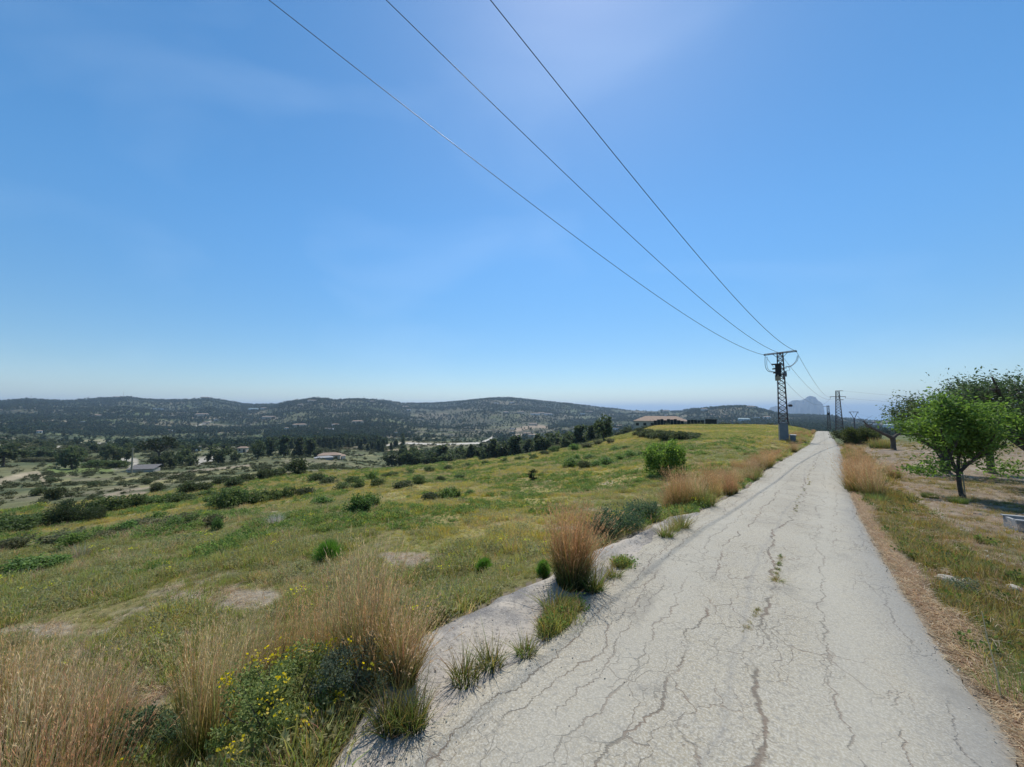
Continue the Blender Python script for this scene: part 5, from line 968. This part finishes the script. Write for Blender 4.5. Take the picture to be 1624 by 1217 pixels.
# crossarm along the wire-normal; in pylon space
Minv = Matrix.Rotation(math.radians(33), 3, 'Z')
def loc(p): v = Vector((p[0]-PB[0], p[1]-PB[1], p[2]-zb)); return np.array(Minv @ v)
arm = 1.78; AL = np.array([*(PB-lp*arm), 7.56]); AR = np.array([*(PB+lp*arm), 7.74]); AM = np.array([*PB, 7.66])
mb = MB(); up = np.array((0, 0, .07)); l0, l1 = loc(AL), loc(AR); mb.tube([l0+up, l1+up], .055, 4); mb.tube([l0-up, l1-up], .055, 4)
for i in range(8): p_ = l0+(l1-l0)*i/7; mb.tube([p_+up, p_-up], .03, 4)
for s_ in (-.25, .25): mb.tube([l0+(l1-l0)*(.5+s_), np.array((np.sign(s_)*.2, 0, TOP-.75))], .03, 4)
ca = mb.obj('crossarm', M['steel'], pyl)
def insul(mb, p, d, L_=.42):
    d = np.array(d)/np.linalg.norm(d); n_ = 9; pts = [p+d*L_*i/(n_-1) for i in range(n_)]; mb.tube(pts, [.03 if i % 2 else .075 for i in range(n_)], 8)
for nm, P_ in (('l', AL), ('m', AM), ('r', AR)):
    for sgn in (-1, 1):
        mb = MB(); insul(mb, loc(P_), np.array(Minv @ Vector((lt[0]*sgn, lt[1]*sgn, -.12)))); mb.obj('insulator', M['black'], pyl)
# switchgear stack (three finned breakers in a box) left of the mast
def pl(px, py, Y=51.): return loc(pix3(px, py, Y))
mb = MB(); c_ = pl(1232.5, 588, 50.6)
for i, z in enumerate((.85, .25, -.3)): mb.box(c_+np.array((-.02, 0, z)), (1.15-.15*i, .8, .12)); mb.box(c_+np.array((.12, 0, z-.28)), (.66, .6, .46))
mb.obj('switchgear', M['black'], pyl); mb = MB(); mb.lathe([(0, 0), (.30, 0), (.32, .06), (.32, .72), (.28, .8), (0, .8)], c_+np.array((.05, 0, -1.35)), 12); mb.obj('transformer_can', M['tan'], pyl)
mb = MB(); mb.box(c_+np.array((.6, .1, .3)), (.9, .08, .08)); mb.box(c_+np.array((.6, .1, -.55)), (.9, .08, .08)); mb.obj('bracket', M['steel'], pyl)
mb = MB(); c2 = pl(1244.5, 594.5, 50.4); mb.box(c2, (.46, .34, .5)); mb.box(c2+np.array((.1, 0, .36)), (.22, .2, .22)); mb.box(c2+np.array((-.12, 0, -.33)), (.2, .2, .2)); mb.obj('control_box', M['grey'], pyl)
mb = MB(); c3 = pl(1253, 643.5, 50.6); mb.box(c3, (.34, .3, .32)); mb.box(c3+np.array((.2, 0, -.02)), (.12, .16, .2)); mb.tube([c3, pl(1248, 644, 50.6)], .04, 5); mb.obj('lamp_box', M['steel'], pyl)
def jump(pts, mt, rad, Y=50.7):
    P = np.array([pl(px, py, Y) for px, py in pts]); t_ = np.linspace(0, len(P)-1, 26); Q_ = np.stack([pchip(np.arange(len(P), dtype=float), P[:, k_], t_) for k_ in range(3)], 1); mb = MB(); mb.tube(Q_, rad, 6); mb.obj('jumper_cable', M[mt], pyl)
jump([(1213.4, 566), (1213.3, 577), (1215.5, 586), (1221, 590), (1229, 590.5)], 'hose', .032); jump([(1216.8, 566), (1216, 577), (1218, 585.5), (1224, 589.5), (1230, 590)], 'pale', .03)
jump([(1265, 564), (1262.5, 572), (1257, 578.5), (1251, 581.5), (1246, 581.5)], 'pale', .035); jump([(1266.5, 564), (1264.5, 572), (1259, 578), (1252.5, 582), (1246, 582.5)], 'pale', .03); jump([(1250, 582), (1252.5, 585), (1251.5, 588), (1246.5, 588.5)], 'pale', .025)
mb = MB(); mb.tube([pl(1232.4, 598), pl(1233.8, 640), pl(1235.2, 700)], .03, 5); mb.obj('down_cable', M['pale'], pyl)
cab = empty('meter_cabinet', tuple(np.array([PB[0]+.95*math.cos(R(33)), PB[1]-.95*math.sin(R(33)), float(H(PB[0]+.8, PB[1]-.5))-.1])), -R(33), 'small grey cabinet with a pale lid against the foot of the near pylon', 'cabinet')
mb = MB(); mb.box((0, 0, .52), (.62, .5, 1.05)); mb.obj('body', M['grey'], cab); mb = MB(); mb.box((0, 0, 1.1), (.78, .64, .08)); mb.obj('lid', M['white'], cab)
# second pylon and the smaller ones beyond
p2xy = PB+lt*113; q = pix3(1328, 620, 126.); P2 = np.array([q[0], q[1]]); z2 = q[2]-13.2
py2 = empty('pylon', (P2[0], P2[1], z2), -R(45), 'second lattice pylon with two crossarms beyond the road crest', 'pylon')
mb = MB(); lattice(mb, 0, 13.2, 1.9, .85, 14, .06); mb.obj('lattice_mast', M['steel'], py2)
for z, L_, dx, nm in ((13.15, 1.9, .5, 'top'), (11.25, 4.0, 0, 'mid'), (10.2, 1.9, .5, 'low')):
    mb = MB(); mb.box((dx, 0, z), (L_, .16, .16)); mb.obj('crossarm', M['steel'], py2)
for dx in (-1.9, 0.3, 1.9): mb = MB(); insul(mb, np.array((dx, 0, 11.2)), (0, 0, -1), .6); mb.obj('insulator', M['black'], py2)
q = pix3(1313, 643.5, 150.); z3 = q[2]-9.5; py3 = empty('pylon', (q[0], q[1], z3), -R(35), 'short lattice pole left of the second pylon', 'pylon'); mb = MB(); lattice(mb, 0, 9.5, .9, .6, 9, .05); mb.obj('lattice_mast', M['steel'], py3); mb = MB(); mb.box((-.5, 0, 9.2), (2.0, .14, .14)); mb.obj('crossarm', M['steel'], py3); mb = MB(); mb.box((0, -.3, 6.2), (.9, .5, 1.1)); mb.obj('transformer_box', M['black'], py3)
q = pix3(1354, 653.5, 330.); z4 = float(H(q[0], q[1])); hh_ = q[2]-z4; vt = empty('pylon', (q[0], q[1], z4), 0, 'distant V-shaped transmission tower on the skyline right of the second pylon', 'pylon'); mb = MB(); zz0 = hh_-5.4
mb.tube([(0, 0, 0), (0, 0, zz0)], .5, 5); mb.tube([(-.4, 0, zz0-.2), (-3.4, 0, hh_)], .28, 4); mb.tube([(.4, 0, zz0-.2), (3.4, 0, hh_)], .28, 4); mb.obj('mast', M['steel'], vt); mb = MB(); mb.box((0, 0, hh_), (8.2, .3, .35)); mb.obj('crossarm', M['steel'], vt)
mb = MB(); [mb.tube([(v, 0, hh_), (v, 0, hh_-1.2)], .12, 5) for v in (-3.9, 0, 3.9)]; mb.obj('insulators', M['black'], vt)
q = pix3(1418, 652, 95.); z5 = float(H(q[0], q[1])); wpole((q[0], q[1], z5), q[2]-z5+.3, 'dark pole standing behind the pruned bare tree', True, 0, 'steel', .17)
# overhead wires
W_PIX = {'L': [(424.6,0),(563,105),(700,214.3),(900,367.2),(1015.3,450),(1097,506.4)], 'M': [(612.4,0),(817.7,200),(869.5,250),(974.6,350),(1083.7,450),(1134,492.9)], 'R': [(780.2,0),(900,152.4),(937.7,200),(1058.9,350),(1100,399.5),(1190.6,497.8)]}
lab3 = {'L': 'left overhead wire running from above the camera to the near pylon', 'M': 'middle overhead wire running from above the camera to the near pylon', 'R': 'right overhead wire running from above the camera to the near pylon'}
for k_, P_ in (('L', AL), ('M', AM), ('R', AR)):
    c = P_[:2]@lp; pt = []; 
    for q in W_PIX[k_]: r = ray(*q); s_ = c/(r[:2]@lp); pt.append((r[:2]@lt*s_, r[2]*s_))
    tE = P_[:2]@lt; pt += [(tE, P_[2])]*6; pt = np.array(pt); cf = np.polyfit(pt[:, 0], pt[:, 1], 2); t_ = np.linspace(-30, tE-.4, 90); z = np.polyval(cf, t_); z += (P_[2]-.05-z[-1])*sst(40, 63, t_)
    mb = MB(); mb.tube(np.stack([lp[0]*c+lt[0]*t_, lp[1]*c+lt[1]*t_, z], 1), .0068+.00035*np.clip(t_, 0, 60), 5); tag(mb.obj('overhead_wire', M['wire'], None, smooth=True), lab3[k_], 'wire', 'overhead wires of the main line')
def span(a, b_, sag, label, rad=.018, group=None):
    a, b_ = np.array(a, float), np.array(b_, float); t_ = np.linspace(0, 1, 30)[:, None]; P = a+(b_-a)*t_; P[:, 2] -= (4*sag*t_*(1-t_))[:, 0]; mb = MB(); mb.tube(P, rad, 4); tag(mb.obj('overhead_wire', M['wire']), label, 'wire', group)
def p2pt(dx, z): a = -R(45); return (P2[0]+dx*math.cos(a), P2[1]+dx*math.sin(a), z2+z)
span(AL+np.array([*(lt*.4), -.05]), p2pt(-1.9, 10.7), 4.2, 'lowest of the wires from the near pylon to the second pylon', .022)
span(AM+np.array([*(lt*.4), -.05]), p2pt(-.5, 11.0), 2.8, 'middle wire from the near pylon to the second pylon', .022)
span(AR+np.array([*(lt*.4), -.05]), p2pt(-1.9, 11.1), 1.6, 'highest of the wires from the near pylon to the second pylon', .022)
e1 = pix3(1700, 644, 120.); e2 = pix3(1700, 652, 120.)
span(p2pt(1.4, 13.1), e1, .6, 'faint upper wire leading right from the second pylon over the orchard', .014); span(p2pt(1.9, 10.7), e2, .6, 'faint lower wire leading right from the second pylon over the orchard', .014)
q = pix3(1418, 654, 95.); span(p2pt(.5, 10.), q, 3.0, 'thin wire sagging from the second pylon to the dark pole', .012)

# ------------------------------------------------------------ small things
pt_ = onw(1652, 846); r = empty('water_trough', (pt_.x, pt_.y, pt_.z-.02), -R(30), 'grey concrete trough cut off by the right edge of the photo', 'trough'); mb = MB(); w_, dp, h_, th = .75, .42, .26, .05
mb.box((0, 0, .03), (w_-.1, dp-.1, .05))
for c_, d_ in (((0, -dp/2+th/2, h_/2), (w_, th, h_)), ((0, dp/2-th/2, h_/2), (w_, th, h_)), ((-w_/2+th/2, 0, h_/2), (th, dp-2*th-.004, h_-.004)), ((w_/2-th/2, 0, h_/2), (th, dp-2*th-.004, h_-.004))): mb.box(c_, d_)
mb.obj('basin', M['conc'], r); mb = MB(); mb.box((0, -dp/2+.01, h_+.012), (w_+.04, .09, .022)); mb.box((0, dp/2-.01, h_+.012), (w_+.04, .09, .022)); mb.obj('rim', M['conc'], r)
def rock(p, s, label, group=None):
    n_ = 14; th_ = np.linspace(0, math.pi, n_); ph_ = np.linspace(0, 2*math.pi, 18, endpoint=False); T_, F_ = np.meshgrid(th_, ph_, indexing='ij'); X = np.sin(T_)*np.cos(F_); Y = np.sin(T_)*np.sin(F_); Z = np.cos(T_); sd_ = random.randrange(99)
    rr_ = .75+.5*fbm(X*1.7+9+Z, Y*1.7+9-Z, 3, sd_)+.12*(fbm(X*6, Y*6+Z*6, 2, sd_)-.5); V = np.stack([X*rr_*s, Y*rr_*s*.75, Z*rr_*s*.5], -1).reshape(-1, 3)
    Q = [(i*18+j, (i+1)*18+j, (i+1)*18+(j+1) % 18, i*18+(j+1) % 18) for i in range(n_-1) for j in range(18)]; me = mesh_np('rock', V, np.array(Q), M['stone'])
    o = link('limestone_rock', me, None, (p[0], p[1], p[2]+s*.4), random.random()*6); tag(o, label, 'rock', group)
for px, py, s, lab in [(1482, 937, .055, 'white limestone lump at the left of the rock pair by the weeds'), (1503, 923, .10, 'largest white rock half buried in weeds right of the road'), (1532, 925, .065, 'flat pale rock right of the largest white one'), (1530, 955, .06, 'grey rock just below the white rock pair'), (1452, 834, .05, 'small white stone in the grass near the young tree'), (1465, 833, .06, 'flat white stone beside the small one near the young tree'), (1590, 990, .08, 'pale rock at the right edge of the weeds'), (1612, 935, .07, 'pale flat rock near the right edge, above the other'), (1245, 776, .0, ''), (1100, 828, .045, 'broken asphalt lump at the start of the left verge')]:
    if s: rock(onw(px, py) if px > 1200 else rpt(px, py), s, lab)
n = 2600; x, y, d = sector(n, 2.6, 26, 44, 62, 1.2); q_s = x*TY-y*TX; ok = q_s > qr(np.clip(x*TX+y*TY, -14, 150))+.3; x, y = x[ok], y[ok]
scatter('field_stones', np.stack([x, y, H(x, y)], 1), .006+.04*rng.random(len(x))**3.5, rng.integers(0, 4, len(x)), [crumb() for _ in range(4)], 'small pale stones scattered over the orchard soil', tilt=.5)
# grass growing in the road cracks
for px, py, sc, lab in [(1233, 926, .55, 'small tuft growing in the main crack of the road'), (1228, 912, .3, 'tiny weed in the main crack just above the crack tuft')]: place('crack_tuft', tg2, rpt(px, py)+Vector((0, 0, .035)), lab, 'grass', sc=sc, sz=.45)
cw = []
for line in ([(1291,740),(1281,757),(1284,768),(1270,784),(1264,800),(1258,818)], [(1240,886),(1232,904),(1234,918),(1228,930)], [(1196,985),(1205,970),(1178,1010)]):
    for (a, b_), (c, d_) in zip(line[:-1], line[1:]):
        for k_ in range(14): f = random.random(); p_ = rpt(a+(c-a)*f+random.gauss(0, 1.6), b_+(d_-b_)*f+random.gauss(0, 1.)); cw.append((p_[0], p_[1], p_[2]+.035))
cw = np.array(cw); scatter('crack_weeds', cw, rng.uniform(.12, .3, len(cw)), rng.choice([0, 1, 3, 4, 6, 8], len(cw)), tf2, 'tiny weeds and moss rooted in the long crack of the road', tilt=.5)
# single dry stalks, right foreground
st = MB(); a_ = onw(1590, 1120); 
st.tube([(0, 0, 0), (-.02, .0, .22), (-.06, 0, .42), (-.08, 0, .58)], [.004, .0035, .003, .002], 5); mb = MB(); blades(mb, 12, .01, .14, .004, .5, .3, 2, (.4, .32, .2), (.45, .36, .22), (.5, .42, .28)); r = empty('dry_stalk', a_, 0, 'single pale dry stalk standing at the right verge in the foreground', 'plant'); st.obj('stem', mat('dry_stem', (.55, .46, .28), .7), r); mb.obj('leaves', M['blade'], r)
for px, py, h_, k_, lab in [(1610, 1085, .2, 0, 'bright green grass clump at the right edge of the photo'), (1628, 1125, .22, 0, 'green grass clump cut off by the right edge in the foreground'), (1392, 800, .32, 0, 'vivid green tuft in the right verge below the rusty clump'), (1520, 798, .2, 0, 'green grass around the foot of the young leafy tree'), (1475, 790, .2, 0, 'green tuft left of the young tree foot'), (1545, 930, .22, 1, 'grey-green weed growing over the white rocks')]:
    if k_: shrub_parts('weed_bush', onw(px-25, py+14), lab, 'plant', .42, .2, 1400, .02, (.12, .15, .08), (.23, .26, .15), 14, 4)
    else:
        mb = MB(); blades(mb, 520, .16, h_, .006, .5, .5, 4, (.08, .12, .03), (.14, .19, .05), (.24, .28, .09)); place('green_tuft', mb.mesh('tuft', M['blade']), onw(px, py), lab, 'grass')

# ------------------------------------------------------------ haze
hz = MB(); bx = 42000; hz.box((0, 0, (262-212)/2-2), (2*bx, 2*bx, 262+212)); hm = bpy.data.materials.new('haze_air'); hm.use_nodes = True; t = hm.node_tree; t.nodes.remove(t.nodes['Principled BSDF'])
pv = N(t, 'ShaderNodeVolumePrincipled'); pv.inputs['Color'].default_value = (.60, .79, 1, 1); pv.inputs['Density'].default_value = 1.1e-4; pv.inputs['Anisotropy'].default_value = .25; t.links.new(pv.outputs[0], t.nodes['Material Output'].inputs['Volume'])
ho = hz.obj('haze', hm); tag(ho, kind='stuff')
